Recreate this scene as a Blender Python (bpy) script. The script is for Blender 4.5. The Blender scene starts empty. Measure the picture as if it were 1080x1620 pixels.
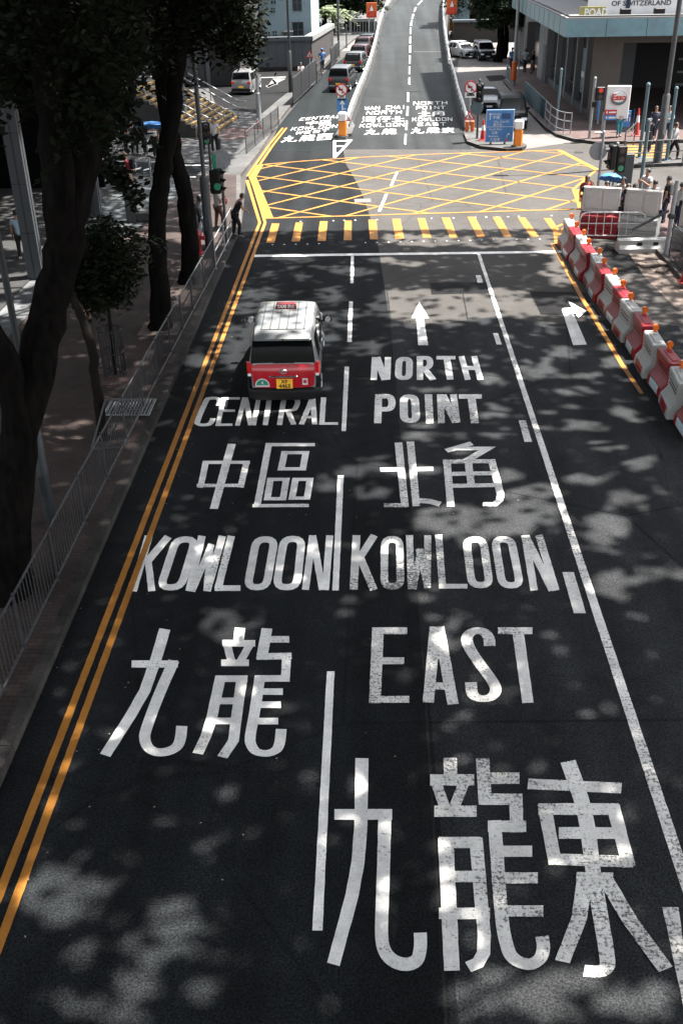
import bpy, bmesh, math, random
from mathutils import Vector, Matrix, noise as mnoise
R_=math.radians
rnd=random.Random(7)
scene=bpy.context.scene
COL=scene.collection
# ------------------------------------------------------------------ camera
CAMH=9.8; FOC=1575.0                      # focal length in pixels of the 1080x1620 photograph
YAW,PITCH,ROLL=-0.034544101,0.530553524,0.0185
_f=Vector((math.sin(YAW)*math.cos(PITCH),math.cos(YAW)*math.cos(PITCH),-math.sin(PITCH)))
_r=Vector((math.cos(YAW),-math.sin(YAW),0)); _u=_r.cross(_f)
_c,_s=math.cos(ROLL),math.sin(ROLL)
CR=_c*_r-_s*_u; CU=_c*_u+_s*_r; CF=_f; CP=Vector((0,0,CAMH))
cd=bpy.data.cameras.new('camera'); cam=bpy.data.objects.new('camera',cd); COL.objects.link(cam)
cd.sensor_fit='VERTICAL'; cd.sensor_height=36.0; cd.sensor_width=24.0; cd.lens=FOC/1620*36
cd.clip_start=.1; cd.clip_end=3000
cam.matrix_world=Matrix(((CR.x,CU.x,-CF.x,CP.x),(CR.y,CU.y,-CF.y,CP.y),(CR.z,CU.z,-CF.z,CP.z),(0,0,0,1)))
scene.camera=cam
# ------------------------------------------------------------------ light
SUN_EL,SUN_AZ=R_(66),R_(72)               # azimuth measured clockwise from +Y (the road direction)
SUN=Vector((math.cos(SUN_EL)*math.sin(SUN_AZ),math.cos(SUN_EL)*math.cos(SUN_AZ),math.sin(SUN_EL)))
w=bpy.data.worlds.new('World'); scene.world=w; w.use_nodes=True
nt=w.node_tree; bg=nt.nodes['Background']; sky=nt.nodes.new('ShaderNodeTexSky'); sky.sky_type='NISHITA'
sky.sun_disc=False; sky.sun_elevation=SUN_EL; sky.sun_rotation=SUN_AZ; sky.air_density=1.0; sky.dust_density=1.0
hz=nt.nodes.new('ShaderNodeHueSaturation'); hz.inputs['Saturation'].default_value=.22; nt.links.new(sky.outputs[0],hz.inputs['Color']); nt.links.new(hz.outputs[0],bg.inputs[0]); bg.inputs[1].default_value=0.095   # a hazy, milky city sky
sd=bpy.data.lights.new('sun','SUN'); sd.energy=4.0; sd.angle=R_(0.7); sd.color=(1,.95,.88)
so=bpy.data.objects.new('sun',sd); COL.objects.link(so); so.rotation_euler=SUN.to_track_quat('Z','Y').to_euler()
scene.view_settings.view_transform='Standard'; scene.view_settings.look='None'
scene.view_settings.exposure=2.78; scene.view_settings.gamma=1
# ------------------------------------------------------------------ survey helpers: photo pixel -> place on the ground
def ray(x,y): return CF+CR*((x-540)/FOC)-CU*((y-810)/FOC)
def G(x,y,z=0.0):
    d=ray(x,y); t=(z-CAMH)/d.z; return CP+d*t
def PY(x,y,Y):
    d=ray(x,y); return CP+d*(Y/d.y)
def PX(p):
    d=Vector(p)-CP; z=d.dot(CF); return 540+FOC*d.dot(CR)/z, 810-FOC*d.dot(CU)/z
def HZ(g,py):
    d=Vector((g[0],g[1],0))-CP; t=(810-py)/FOC
    return (t*d.dot(CF)-d.dot(CU))/(CU.z-t*CF.z)
def zr(x0,y0,s): return lambda x,y:(x0+x/s,y0+y/s)
PV=0.15                                    # pavement level
# ------------------------------------------------------------------ materials
MATS={}
def pm(name,rgb,rough=.6,metal=0.,var=.12,scale=6.,bump=0.,spec=.4,emit=0.,dirt=0.,coat=0.,alpha=None,stretch=None):
    if name in MATS: return MATS[name]
    m=bpy.data.materials.new(name); m.use_nodes=True; n=m.node_tree.nodes; l=m.node_tree.links
    b=n['Principled BSDF']; b.inputs['Roughness'].default_value=rough; b.inputs['Metallic'].default_value=metal
    b.inputs['Specular IOR Level'].default_value=spec
    if coat: b.inputs['Coat Weight'].default_value=coat; b.inputs['Coat Roughness'].default_value=.08
    tc=n.new('ShaderNodeTexCoord'); src=tc.outputs['Object']
    if stretch:
        mp=n.new('ShaderNodeMapping'); mp.inputs['Scale'].default_value=stretch; l.new(src,mp.inputs[0]); src=mp.outputs[0]
    no=n.new('ShaderNodeTexNoise'); no.inputs['Scale'].default_value=scale; no.inputs['Detail'].default_value=5; no.inputs['Roughness'].default_value=.65
    l.new(src,no.inputs['Vector'])
    mr=n.new('ShaderNodeMapRange'); mr.inputs[1].default_value=.3; mr.inputs[2].default_value=.7; mr.inputs[3].default_value=1-var; mr.inputs[4].default_value=1+var
    l.new(no.outputs[0],mr.inputs[0])
    hs=n.new('ShaderNodeHueSaturation'); hs.inputs['Color'].default_value=(*rgb,1); l.new(mr.outputs[0],hs.inputs['Value'])
    out=hs.outputs[0]
    if dirt:
        n2=n.new('ShaderNodeTexNoise'); n2.inputs['Scale'].default_value=scale*.6+1.3; n2.inputs['Detail'].default_value=8; n2.inputs['Roughness'].default_value=.75
        l.new(src,n2.inputs['Vector'])
        m2=n.new('ShaderNodeMapRange'); m2.inputs[1].default_value=.5; m2.inputs[2].default_value=.72; m2.inputs[3].default_value=0; m2.inputs[4].default_value=dirt
        l.new(n2.outputs[0],m2.inputs[0]); mx=n.new('ShaderNodeMix'); mx.data_type='RGBA'; l.new(m2.outputs[0],mx.inputs[0]); l.new(out,mx.inputs[6])
        mx.inputs[7].default_value=(.09,.08,.07,1); out=mx.outputs[2]
    l.new(out,b.inputs['Base Color'])
    if bump:
        bp=n.new('ShaderNodeBump'); bp.inputs['Strength'].default_value=bump; bp.inputs['Distance'].default_value=.01; l.new(no.outputs[0],bp.inputs['Height']); l.new(bp.outputs[0],b.inputs['Normal'])
    if emit: b.inputs['Emission Color'].default_value=(*rgb,1); b.inputs['Emission Strength'].default_value=emit
    MATS[name]=m; return m
def ground_mat(name,rgb,spk=.5,var=.25,rough=.85,spec=.25,track=False,crack=.0,patch=None):
    m=bpy.data.materials.new(name); m.use_nodes=True; n=m.node_tree.nodes; l=m.node_tree.links; b=n['Principled BSDF']
    b.inputs['Roughness'].default_value=rough; b.inputs['Specular IOR Level'].default_value=spec
    g=n.new('ShaderNodeNewGeometry'); P=g.outputs['Position']
    def noise(sc,det=4,ro=.6,vec=P):
        q=n.new('ShaderNodeTexNoise'); q.inputs['Scale'].default_value=sc; q.inputs['Detail'].default_value=det; q.inputs['Roughness'].default_value=ro; l.new(vec,q.inputs['Vector']); return q.outputs[0]
    def mr(v,a,bb,c,d):
        q=n.new('ShaderNodeMapRange'); q.inputs[1].default_value=a; q.inputs[2].default_value=bb; q.inputs[3].default_value=c; q.inputs[4].default_value=d; l.new(v,q.inputs[0]); return q.outputs[0]
    def mul(a,bb):
        q=n.new('ShaderNodeMath'); q.operation='MULTIPLY'; l.new(a,q.inputs[0]); l.new(bb,q.inputs[1]); return q.outputs[0]
    v=mr(noise(.35,5),.3,.7,1-var,1+var)
    v=mul(v,mr(noise(2.2,6,.7),.3,.7,1-var*.7,1+var*.7))
    v=mul(v,mr(noise(38,2,.8),.38,.66,1-spk*.6,1+spk))
    vo=n.new('ShaderNodeTexVoronoi'); vo.inputs['Scale'].default_value=55; l.new(P,vo.inputs['Vector'])
    sp=mr(vo.outputs['Distance'],.05,.16,1+spk*1.5,1); v=mul(v,sp)
    if track:                               # long wheel-worn bands and drips along the lanes
        mp=n.new('ShaderNodeMapping'); mp.inputs['Scale'].default_value=(1.15,.03,1); l.new(P,mp.inputs[0]); v=mul(v,mr(noise(1.0,3,.5,mp.outputs[0]),.3,.7,.62,1.35))
    if crack:
        mp=n.new('ShaderNodeMapping'); l.new(P,mp.inputs[0]); wv=n.new('ShaderNodeTexVoronoi'); wv.feature='DISTANCE_TO_EDGE'; wv.inputs['Scale'].default_value=.16; wv.inputs['Randomness'].default_value=1
        l.new(mp.outputs[0],wv.inputs['Vector']); v=mul(v,mr(wv.outputs['Distance'],0,.006,1-crack,1))
    hs=n.new('ShaderNodeHueSaturation'); hs.inputs['Color'].default_value=(*rgb,1); l.new(v,hs.inputs['Value']); l.new(hs.outputs[0],b.inputs['Base Color'])
    bp=n.new('ShaderNodeBump'); bp.inputs['Strength'].default_value=.5; bp.inputs['Distance'].default_value=.006; l.new(noise(60,3,.8),bp.inputs['Height']); l.new(bp.outputs[0],b.inputs['Normal'])
    MATS[name]=m; return m
def paint_mat(name,rgb,wear=.5,base=(.025,.025,.026)):
    m=bpy.data.materials.new(name); m.use_nodes=True; n=m.node_tree.nodes; l=m.node_tree.links; b=n['Principled BSDF']
    b.inputs['Roughness'].default_value=.7; b.inputs['Specular IOR Level'].default_value=.3
    g=n.new('ShaderNodeNewGeometry'); P=g.outputs['Position']
    def noise(sc,det=5,ro=.7,vec=P):
        q=n.new('ShaderNodeTexNoise'); q.inputs['Scale'].default_value=sc; q.inputs['Detail'].default_value=det; q.inputs['Roughness'].default_value=ro; l.new(vec,q.inputs['Vector']); return q.outputs[0]
    def mr(v,a,bb,c,d):
        q=n.new('ShaderNodeMapRange'); q.inputs[1].default_value=a; q.inputs[2].default_value=bb; q.inputs[3].default_value=c; q.inputs[4].default_value=d; l.new(v,q.inputs[0]); return q.outputs[0]
    v=mr(noise(1.6),.3,.7,.7,1.1)
    tr=n.new('ShaderNodeMapping'); tr.inputs['Scale'].default_value=(1.3,.05,1); l.new(P,tr.inputs[0]); tq=n.new('ShaderNodeMath'); tq.operation='MULTIPLY'; l.new(v,tq.inputs[0]); l.new(mr(noise(1.0,3,.5,tr.outputs[0]),.3,.65,.72,1.08),tq.inputs[1]); v=tq.outputs[0]
    tq=n.new('ShaderNodeMath'); tq.operation='MULTIPLY'; l.new(v,tq.inputs[0]); l.new(mr(noise(45,3,.8),.35,.65,.84,1.1),tq.inputs[1]); v=tq.outputs[0]
    hs=n.new('ShaderNodeHueSaturation'); hs.inputs['Color'].default_value=(*rgb,1); l.new(v,hs.inputs['Value'])
    # worn flecks: fine chips, denser where a large noise says the paint is old; fine cross cracks from wheels
    fine=noise(24,6,.8); big=noise(.55,3,.5)
    mp=n.new('ShaderNodeMapping'); mp.inputs['Scale'].default_value=(2.5,26,1); l.new(P,mp.inputs[0]); cr=noise(1.0,4,.7,mp.outputs[0])
    a=n.new('ShaderNodeMath'); a.operation='MULTIPLY_ADD'; l.new(big,a.inputs[0]); a.inputs[1].default_value=.55; l.new(fine,a.inputs[2])
    a2=n.new('ShaderNodeMath'); a2.operation='MULTIPLY_ADD'; l.new(cr,a2.inputs[0]); a2.inputs[1].default_value=.35; l.new(a.outputs[0],a2.inputs[2])
    hole=mr(a2.outputs[0],1.19-.16*wear,1.25-.16*wear,0,.85)
    mx=n.new('ShaderNodeMix'); mx.data_type='RGBA'; l.new(hole,mx.inputs[0]); l.new(hs.outputs[0],mx.inputs[6]); mx.inputs[7].default_value=(*base,1)
    l.new(mx.outputs[2],b.inputs['Base Color'])
    bp=n.new('ShaderNodeBump'); bp.inputs['Strength'].default_value=.3; bp.inputs['Distance'].default_value=.004; l.new(fine,bp.inputs['Height']); l.new(bp.outputs[0],b.inputs['Normal'])
    MATS[name]=m; return m
def brick_mat(name,c1,c2,mortar,sx,scale=1.0,rough=.85):
    m=bpy.data.materials.new(name); m.use_nodes=True; n=m.node_tree.nodes; l=m.node_tree.links; b=n['Principled BSDF']; b.inputs['Roughness'].default_value=rough
    b.inputs['Specular IOR Level'].default_value=.25
    g=n.new('ShaderNodeNewGeometry'); br=n.new('ShaderNodeTexBrick'); br.inputs['Scale'].default_value=scale
    br.inputs['Color1'].default_value=(*c1,1); br.inputs['Color2'].default_value=(*c2,1); br.inputs['Mortar'].default_value=(*mortar,1)
    br.inputs['Brick Width'].default_value=sx; br.inputs['Row Height'].default_value=sx*.5; br.inputs['Mortar Size'].default_value=.008
    l.new(g.outputs['Position'],br.inputs['Vector'])
    no=n.new('ShaderNodeTexNoise'); no.inputs['Scale'].default_value=.9; no.inputs['Detail'].default_value=7; no.inputs['Roughness'].default_value=.7; l.new(g.outputs['Position'],no.inputs['Vector'])
    mr=n.new('ShaderNodeMapRange'); mr.inputs[1].default_value=.3; mr.inputs[2].default_value=.7; mr.inputs[3].default_value=.55; mr.inputs[4].default_value=1.3; l.new(no.outputs[0],mr.inputs[0])
    hs=n.new('ShaderNodeHueSaturation'); l.new(br.outputs[0],hs.inputs['Color']); l.new(mr.outputs[0],hs.inputs['Value']); l.new(hs.outputs[0],b.inputs['Base Color'])
    MATS[name]=m; return m
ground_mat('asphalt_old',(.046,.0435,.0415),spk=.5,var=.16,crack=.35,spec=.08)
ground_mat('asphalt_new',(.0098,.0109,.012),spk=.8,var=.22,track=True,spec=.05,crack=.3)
ground_mat('asphalt_old_shaded',(.0195,.0207,.0222),spk=.8,var=.25,crack=.5,track=True,spec=.05)  # old asphalt darkened so its colour carries the tree shade
ground_mat('asphalt_patch',(.009,.0092,.0098),spk=.6,spec=.08)
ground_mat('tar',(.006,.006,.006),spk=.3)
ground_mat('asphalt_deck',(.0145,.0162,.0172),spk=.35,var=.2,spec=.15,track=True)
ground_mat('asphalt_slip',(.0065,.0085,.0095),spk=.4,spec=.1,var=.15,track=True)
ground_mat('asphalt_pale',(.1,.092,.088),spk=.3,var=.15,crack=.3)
ground_mat('concrete_pave',(.05,.05,.05),spk=.3,var=.25)
ground_mat('tile_pave',(.05,.057,.06),spk=.15,var=.15)
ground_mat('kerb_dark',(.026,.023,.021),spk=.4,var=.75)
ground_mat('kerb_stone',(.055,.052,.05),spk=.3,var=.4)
ground_mat('mud',(.12,.095,.08),spk=.5,var=.6)
ground_mat('earth',(.1,.1,.1))
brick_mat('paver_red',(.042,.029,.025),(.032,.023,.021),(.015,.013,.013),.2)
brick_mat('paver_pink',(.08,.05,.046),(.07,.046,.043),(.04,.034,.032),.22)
brick_mat('paver_grey',(.1,.105,.11),(.09,.095,.1),(.05,.05,.05),.3)
paint_mat('paint_white',(.79,.775,.745),.75)
paint_mat('paint_white_worn',(.75,.735,.70),1.25)
paint_mat('paint_grey',(.2,.2,.2),.9)
paint_mat('paint_yellow',(.37,.15,.02),.4)
pm('galv',(.2,.21,.22),.5,.3,.2,9); pm('galv_dull',(.045,.047,.05),.6,.2,.2,9)
pm('dark_metal',(.02,.021,.023),.5,.2); pm('teal_paint',(.06,.1,.115),.5,0,.15,5,dirt=.3)
pm('grey_paint',(.028,.033,.037),.5,0,.15,5); pm('white_paint',(.4,.4,.4),.45,0,.08,4,dirt=.35)
pm('red_plastic',(.2,.006,.012),.4,0,.18,3,dirt=.35); pm('white_plastic',(.29,.295,.285),.45,0,.12,3,dirt=.45)
pm('grey_plastic',(.36,.345,.33),.5,0,.08,3,dirt=.3); pm('orange_lens',(.5,.1,.008),.25,0,.2,20,spec=.6); pm('reflect_blue',(.42,.55,.6),.3,0,.25,30,spec=.6,dirt=.5)
pm('black_plastic',(.005,.005,.0055),.5,spec=.2); pm('rubber',(.014,.014,.015),.8); pm('glass_dark',(.003,.0035,.004),.04,0,.1,spec=.06)
pm('glass_pane',(.02,.028,.033),.12,0,.2,2,spec=.7)
pm('chrome',(.75,.76,.78),.2,1.); pm('rim',(.35,.36,.38),.35,.8)
pm('taxi_silver',(.2,.208,.212),.32,.35,.05,2,coat=.4); pm('taxi_red',(.36,.006,.014),.3,0,.06,2,coat=.5)
pm('tail_red',(.5,.01,.012),.2,0,.1,spec=.7); pm('plate_yellow',(.8,.42,.03),.5); pm('ink_black',(.01,.01,.01),.6)
pm('head_lens',(.7,.72,.75),.15,0,.1,spec=.7); pm('sign_white',(.5,.5,.5),.45,0,.05,3); pm('sign_red',(.35,.012,.014),.45,0,.08,3); pm('sign_blue',(.03,.135,.33),.45,0,.1,3); pm('sign_orange',(.4,.075,.007),.45,0,.08,3)
pm('sign_green',(.02,.2,.13),.45); pm('bollard_yellow',(.5,.15,.008),.45,0,.08,3); pm('cone_red',(.35,.02,.012),.5)
pm('green_light',(.02,.15,.08),.3,emit=.03); pm('red_light',(.4,.02,.01),.3,emit=.06); pm('lens_off',(.03,.02,.02),.3)
pm('skin',(.22,.12,.08),.6,0,.06); pm('hair',(.012,.01,.009),.6); pm('leather',(.02,.018,.016),.5); pm('eye',(.02,.015,.012),.3)
pm('bark',(.0045,.004,.0036),.95,0,.6,9,bump=1.0,stretch=(1,1,.22),spec=.03); pm('stem',(.008,.007,.006),.9,0,.4,12,bump=.6,spec=.05)
def leaf_mat(name,rgb,tr=.25):
    m=pm(name,rgb,.7,0,.5,1.7,spec=.06); n=m.node_tree.nodes; l=m.node_tree.links; b=n['Principled BSDF']
    t=n.new('ShaderNodeBsdfTranslucent'); t.inputs[0].default_value=(rgb[0]*1.3,rgb[1]*1.4,rgb[2],1); mx=n.new('ShaderNodeMixShader'); mx.inputs[0].default_value=tr
    l.new(b.outputs[0],mx.inputs[1]); l.new(t.outputs[0],mx.inputs[2]); l.new(mx.outputs[0],n['Material Output'].inputs[0]); return m
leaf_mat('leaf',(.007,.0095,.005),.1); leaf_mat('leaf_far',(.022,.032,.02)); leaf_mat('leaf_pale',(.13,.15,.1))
# ------------------------------------------------------------------ mesh builder
class MB:
    def __init__(s,M=None): s.v=[]; s.f=[]; s.M=M
    def add(s,vs,fs):
        o=len(s.v); s.v+= [tuple((s.M@Vector(p)) if s.M else p) for p in vs]; s.f+=[tuple(o+i for i in f) for f in fs]; return s
    def box(s,c,d,rz=0,bev=0):
        x,y,z=c; a,b,h=d[0]/2,d[1]/2,d[2]/2; ca,sa=math.cos(rz),math.sin(rz)
        if bev<=0: ring=[(-a,-b),(a,-b),(a,b),(-a,b)]
        else: ring=[(-a+bev,-b),(a-bev,-b),(a,-b+bev),(a,b-bev),(a-bev,b),(-a+bev,b),(-a,b-bev),(-a,-b+bev)]
        R=[(x+p*ca-q*sa,y+p*sa+q*ca) for p,q in ring]; n=len(R)
        if bev>0:
            k=[( (x+(p*(1-bev/a))*ca-(q*(1-bev/b))*sa),(y+(p*(1-bev/a))*sa+(q*(1-bev/b))*ca)) for p,q in ring]
            vs=[(*p,z-h) for p in k]+[(*p,z-h+bev) for p in R]+[(*p,z+h-bev) for p in R]+[(*p,z+h) for p in k]; L=4
        else: vs=[(*p,z-h) for p in R]+[(*p,z+h) for p in R]; L=2
        fs=[tuple(reversed(range(n))),tuple(range((L-1)*n,L*n))]
        for j in range(L-1):
            for i in range(n): fs.append((j*n+i,j*n+(i+1)%n,(j+1)*n+(i+1)%n,(j+1)*n+i))
        return s.add(vs,fs)
    def prism(s,poly,z0,z1):
        n=len(poly); a=sum(poly[i][0]*poly[(i+1)%n][1]-poly[(i+1)%n][0]*poly[i][1] for i in range(n))
        if a<0: poly=list(reversed(poly))
        vs=[(p[0],p[1],z0) for p in poly]+[(p[0],p[1],z1) for p in poly]
        fs=[tuple(reversed(range(n))),tuple(range(n,2*n))]+[(i,(i+1)%n,n+(i+1)%n,n+i) for i in range(n)]
        return s.add(vs,fs)
    def sheet(s,pts):
        return s.add([tuple(p) for p in pts],[tuple(range(len(pts)))])
    def loft(s,rings,cap=True,closed=True):
        n=len(rings[0]); vs=[p for r in rings for p in r]; fs=[]
        for j in range(len(rings)-1):
            for i in range(n if closed else n-1): fs.append((j*n+i,j*n+(i+1)%n,(j+1)*n+(i+1)%n,(j+1)*n+i))
        if cap: fs+= [tuple(reversed(range(n))),tuple(range((len(rings)-1)*n,len(rings)*n))]
        return s.add(vs,fs)
    def tube(s,pts,r,n=8,cap=True,jit=0):
        pts=[Vector(p) for p in pts]; rs=r if isinstance(r,(list,tuple)) else [r]*len(pts); rings=[]; up=None
        for i,p in enumerate(pts):
            t=(pts[min(i+1,len(pts)-1)]-pts[max(i-1,0)]).normalized()
            if up is None:
                a=Vector((0,0,1)) if abs(t.z)<.9 else Vector((1,0,0)); up=(a-t*a.dot(t)).normalized()
            else: up=(up-t*up.dot(t)).normalized()
            sd=t.cross(up)
            rings.append([tuple(p+(up*math.cos(q*2*math.pi/n)+sd*math.sin(q*2*math.pi/n))*rs[i]*(1+(rnd.uniform(-jit,jit) if jit else 0))) for q in range(n)])
        return s.loft(rings,cap)
    def cyl(s,c,r,h,n=16,r2=None):
        x,y,z=c; return s.tube([(x,y,z),(x,y,z+h)],[r,r if r2 is None else r2],n)
    def disc(s,c,r,nrm,th=.02,n=24):
        c=Vector(c); nv=Vector(nrm).normalized(); return s.tube([c-nv*th/2,c+nv*th/2],r,n)
    def ball(s,c,r,n=10,m=6):
        rx,ry,rz=r if isinstance(r,(tuple,list)) else (r,r,r); rings=[]
        for j in range(m+1):
            t=-math.pi/2+math.pi*j/m; k=max(math.cos(t),.02)
            rings.append([(c[0]+rx*k*math.cos(2*math.pi*i/n),c[1]+ry*k*math.sin(2*math.pi*i/n),c[2]+rz*math.sin(t)) for i in range(n)])
        return s.loft(rings)
    def build(s,name,mat,parent=None,smooth=False,loc=None,rz=0):
        me=bpy.data.meshes.new(name); me.from_pydata(s.v,[],s.f); me.materials.append(MATS[mat] if isinstance(mat,str) else mat)
        if smooth:
            me.polygons.foreach_set('use_smooth',[True]*len(me.polygons))
            try: me.set_sharp_from_angle(angle=R_(smooth if smooth>1 else 40))
            except Exception: pass
        me.update(); o=bpy.data.objects.new(name,me); COL.objects.link(o)
        if parent: o.parent=parent
        if loc is not None: o.location=loc; o.rotation_euler=(0,0,rz)
        return o
def tag(o,label=None,cat=None,group=None,kind=None):
    if label: o['label']=label
    if cat: o['category']=cat
    if group: o['group']=group
    if kind: o['kind']=kind
    return o
def thing(name,label,cat,loc=(0,0,0),rz=0,group=None):
    o=bpy.data.objects.new(name,None); o.empty_display_size=.2; COL.objects.link(o); o.location=loc; o.rotation_euler=(0,0,rz); return tag(o,label,cat,group)
def struct(name,mb,mat,label=None,smooth=False):
    o=mb.build(name,mat,smooth=smooth); o['kind']='structure'
    if label: o['label']=label
    return o
def dup(o,loc=None,rz=None,label=None,parent=None):
    c=o.copy(); COL.objects.link(c)
    if parent: c.parent=parent
    if loc is not None: c.location=loc
    if rz is not None: c.rotation_euler=(0,0,rz)
    if label: c['label']=label
    for ch in list(o.children): dup(ch,parent=c)
    return c
_txt={}
def text_mb(mb,s,size,M,ext=.004,bold=0.0,align='CENTER',sx=1.0):
    """lettering as solid mesh; M maps the text's own plane (x right, y up, z out) into the part"""
    key=(s,bold,align)
    if key not in _txt:
        c=bpy.data.curves.new('t','FONT'); c.body=s; c.size=1; c.align_x=align; c.align_y='CENTER'; c.extrude=0.5; c.offset=bold; c.resolution_u=3
        o=bpy.data.objects.new('t',c); COL.objects.link(o); dg=bpy.context.evaluated_depsgraph_get(); dg.update()
        me=bpy.data.meshes.new_from_object(o.evaluated_get(dg)); _txt[key]=([tuple(v.co) for v in me.vertices],[tuple(p.vertices) for p in me.polygons])
        bpy.data.objects.remove(o); bpy.data.curves.remove(c); bpy.data.meshes.remove(me)
    vs,fs=_txt[key]; mb.add([tuple(M@Vector((x*size*sx,y*size,z*ext*2))) for x,y,z in vs],fs); return mb
def face_to(c,ang=0.):     # a sign face at c whose outward normal is -Y turned by ang about Z
    return Matrix.Translation(c)@Matrix.Rotation(ang,4,'Z')@Matrix.Rotation(math.pi/2,4,'X')
# ================================================================== GROUND, ROADS, PAVEMENTS
def sheet(name,pts,mat,z=None,label=None):
    mb=MB(); P=[(p[0],p[1],z if z is not None else p[2]) for p in pts]
    n=len(P); a=sum(P[i][0]*P[(i+1)%n][1]-P[(i+1)%n][0]*P[i][1] for i in range(n))
    if a<0: P.reverse()
    mb.sheet(P); return struct(name,mb,mat,label)
def gp(*px,z=0.0): return [tuple(G(x,y,z)) for x,y in px]
sheet('ground',[(-1500,-300),(1500,-300),(1500,2500),(-1500,2500)],'earth',-.03)
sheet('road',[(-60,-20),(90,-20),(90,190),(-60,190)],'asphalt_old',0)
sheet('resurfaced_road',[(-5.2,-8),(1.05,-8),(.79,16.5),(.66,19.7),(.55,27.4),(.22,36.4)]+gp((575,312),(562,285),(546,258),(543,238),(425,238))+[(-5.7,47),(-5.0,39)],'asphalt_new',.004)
sheet('shade_toned_road',[(1.05,-8),(8.6,-8),(8.6,27.0),(7.0,27.6),(5.2,27.2),(3.6,27.9),(2,27.3),(.55,27.4),(.66,19.7),(.79,16.5)],'asphalt_old_shaded',.0035)  # shade put into a darker sheet, ending where the sunlit asphalt starts
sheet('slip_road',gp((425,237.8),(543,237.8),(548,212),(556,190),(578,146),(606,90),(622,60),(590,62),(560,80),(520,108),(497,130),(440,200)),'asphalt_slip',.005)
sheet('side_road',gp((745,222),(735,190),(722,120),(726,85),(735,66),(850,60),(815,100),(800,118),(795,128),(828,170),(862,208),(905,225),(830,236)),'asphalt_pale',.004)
sheet('road_patch',gp((680,448),(768,446),(774,464),(682,466)),'asphalt_patch',.005)
sheet('road_patch',gp((837,461),(925,463),(948,498),(855,498)),'asphalt_patch',.005)
sheet('road_patch',gp((767,120),(795,119),(803,127),(774,129)),'asphalt_patch',.008)
sheet('road_patch',gp((958,385),(1004,388),(1012,432),(975,434),(950,405)),'asphalt_patch',.005)
sheet('road_patch',gp((560,315),(586,314),(587,320),(561,321)),'asphalt_pale',.0055)
sheet('mud_ground',gp((985,388),(1040,385),(1085,460),(1085,500),(1060,480),(1020,440)),'mud',.006)
# pavements: raised slabs with kerb stones along the road edge
KL=[(-4.93,-10),(-4.93,38.2),(-5.05,39.3),(-5.95,47.0),(-5.62,52),(-5.4,61),(-4.35,82),(-3.3,95),(-1.5,112),(1.5,135),(5,160)]
def pavement(name,poly,mat,z=PV): mb=MB(); mb.prism(poly,-.02,z); return struct(name,mb,mat)
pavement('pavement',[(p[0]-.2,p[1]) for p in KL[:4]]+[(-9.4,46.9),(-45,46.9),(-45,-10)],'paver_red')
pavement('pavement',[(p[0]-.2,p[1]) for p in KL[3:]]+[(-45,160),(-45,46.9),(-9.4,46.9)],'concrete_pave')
def kerb(pts,side,name='kerb',w=.2,z=.155,mat='kerb_stone'):
    mb=MB(); q=[]
    for i,p in enumerate(pts):
        a=Vector(pts[max(i-1,0)]); b=Vector(pts[min(i+1,len(pts)-1)]); t=(b-a).normalized(); n_=Vector((-t.y,t.x))*side
        q.append((p[0]+n_.x*w,p[1]+n_.y*w))
    for i in range(len(pts)-1):
        a,b,c,d=Vector(pts[i]),Vector(pts[i+1]),Vector(q[i+1]),Vector(q[i]); L=(b-a).length; k=max(1,int(L/1.0))
        for j in range(k):
            u0,u1=j/k+.006/L*1.0,(j+1)/k-.006/L
            mb.prism([tuple(a.lerp(b,u0)),tuple(a.lerp(b,u1)),tuple(d.lerp(c,u1)),tuple(d.lerp(c,u0))],-.01,z)
    return struct(name,mb,mat)
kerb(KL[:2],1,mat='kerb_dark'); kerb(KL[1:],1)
sheet('side_street',gp((110,255),(331,258),(308,281),(110,277),z=PV),'asphalt_slip',PV+.006)
sheet('tiled_forecourt',gp((110,281),(306,283),(268,322),(205,372),(100,372),z=PV),'tile_pave',PV+.006)
sheet('tiled_forecourt',gp((-60,432),(66,430),(62,480),(0,548),(-60,600),z=PV),'paver_grey',PV+.006)
sheet('parking_road',gp((330,140),(375,110),(486,110),(478,128),(440,158),(414,180),(345,172),z=PV),'asphalt_patch',PV+.006)
sheet('ramp_pavement',gp((352,202),(402,202),(388,220),(352,222),z=PV),'paver_pink',PV+.006)
# right side
KR=[(9.75,-10),(9.75,34.6),(9.0,36.6),(8.35,38.2),(9.2,40.6),(11.5,42.2),(40,42.2)]
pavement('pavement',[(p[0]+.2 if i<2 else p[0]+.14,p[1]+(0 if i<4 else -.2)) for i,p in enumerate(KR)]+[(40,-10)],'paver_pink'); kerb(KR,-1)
isl=[tuple(G(983,267))[:2],tuple(G(1200,257))[:2],tuple(G(1200,249))[:2],tuple(G(985,256))[:2]]
pavement('traffic_island',isl,'concrete_pave'); kerb(isl[:2],1)
FX,FY=12.32,60.3                           # corner of the right-hand building on the pavement
KF=[tuple(G(x,y))[:2] for x,y in ((1300,222),(1090,226),(942,229),(905,224),(880,217),(862,206),(842,186),(826,168),(808,146),(795,130))]
pavement('pavement',KF+[tuple(G(830,112))[:2],(FX+1,95),(60,95),(60,KF[0][1])],'paver_pink'); kerb(KF,-1)
ni=[tuple(G(x,y))[:2] for x,y in ((737,203),(733,215),(738,228),(760,236),(800,240),(826,239),(832,234),(822,228),(770,216))]
pavement('traffic_island',ni,'concrete_pave'); kerb(ni+[ni[0]],1,w=.15,z=.157)
ni2=[tuple(G(x,y))[:2] for x,y in ((529.5,219),(556,216),(561,203),(549,180),(540,200))]
pavement('traffic_island',ni2,'concrete_pave'); kerb(ni2+[ni2[0]],1,w=.15,z=.157)
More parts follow.
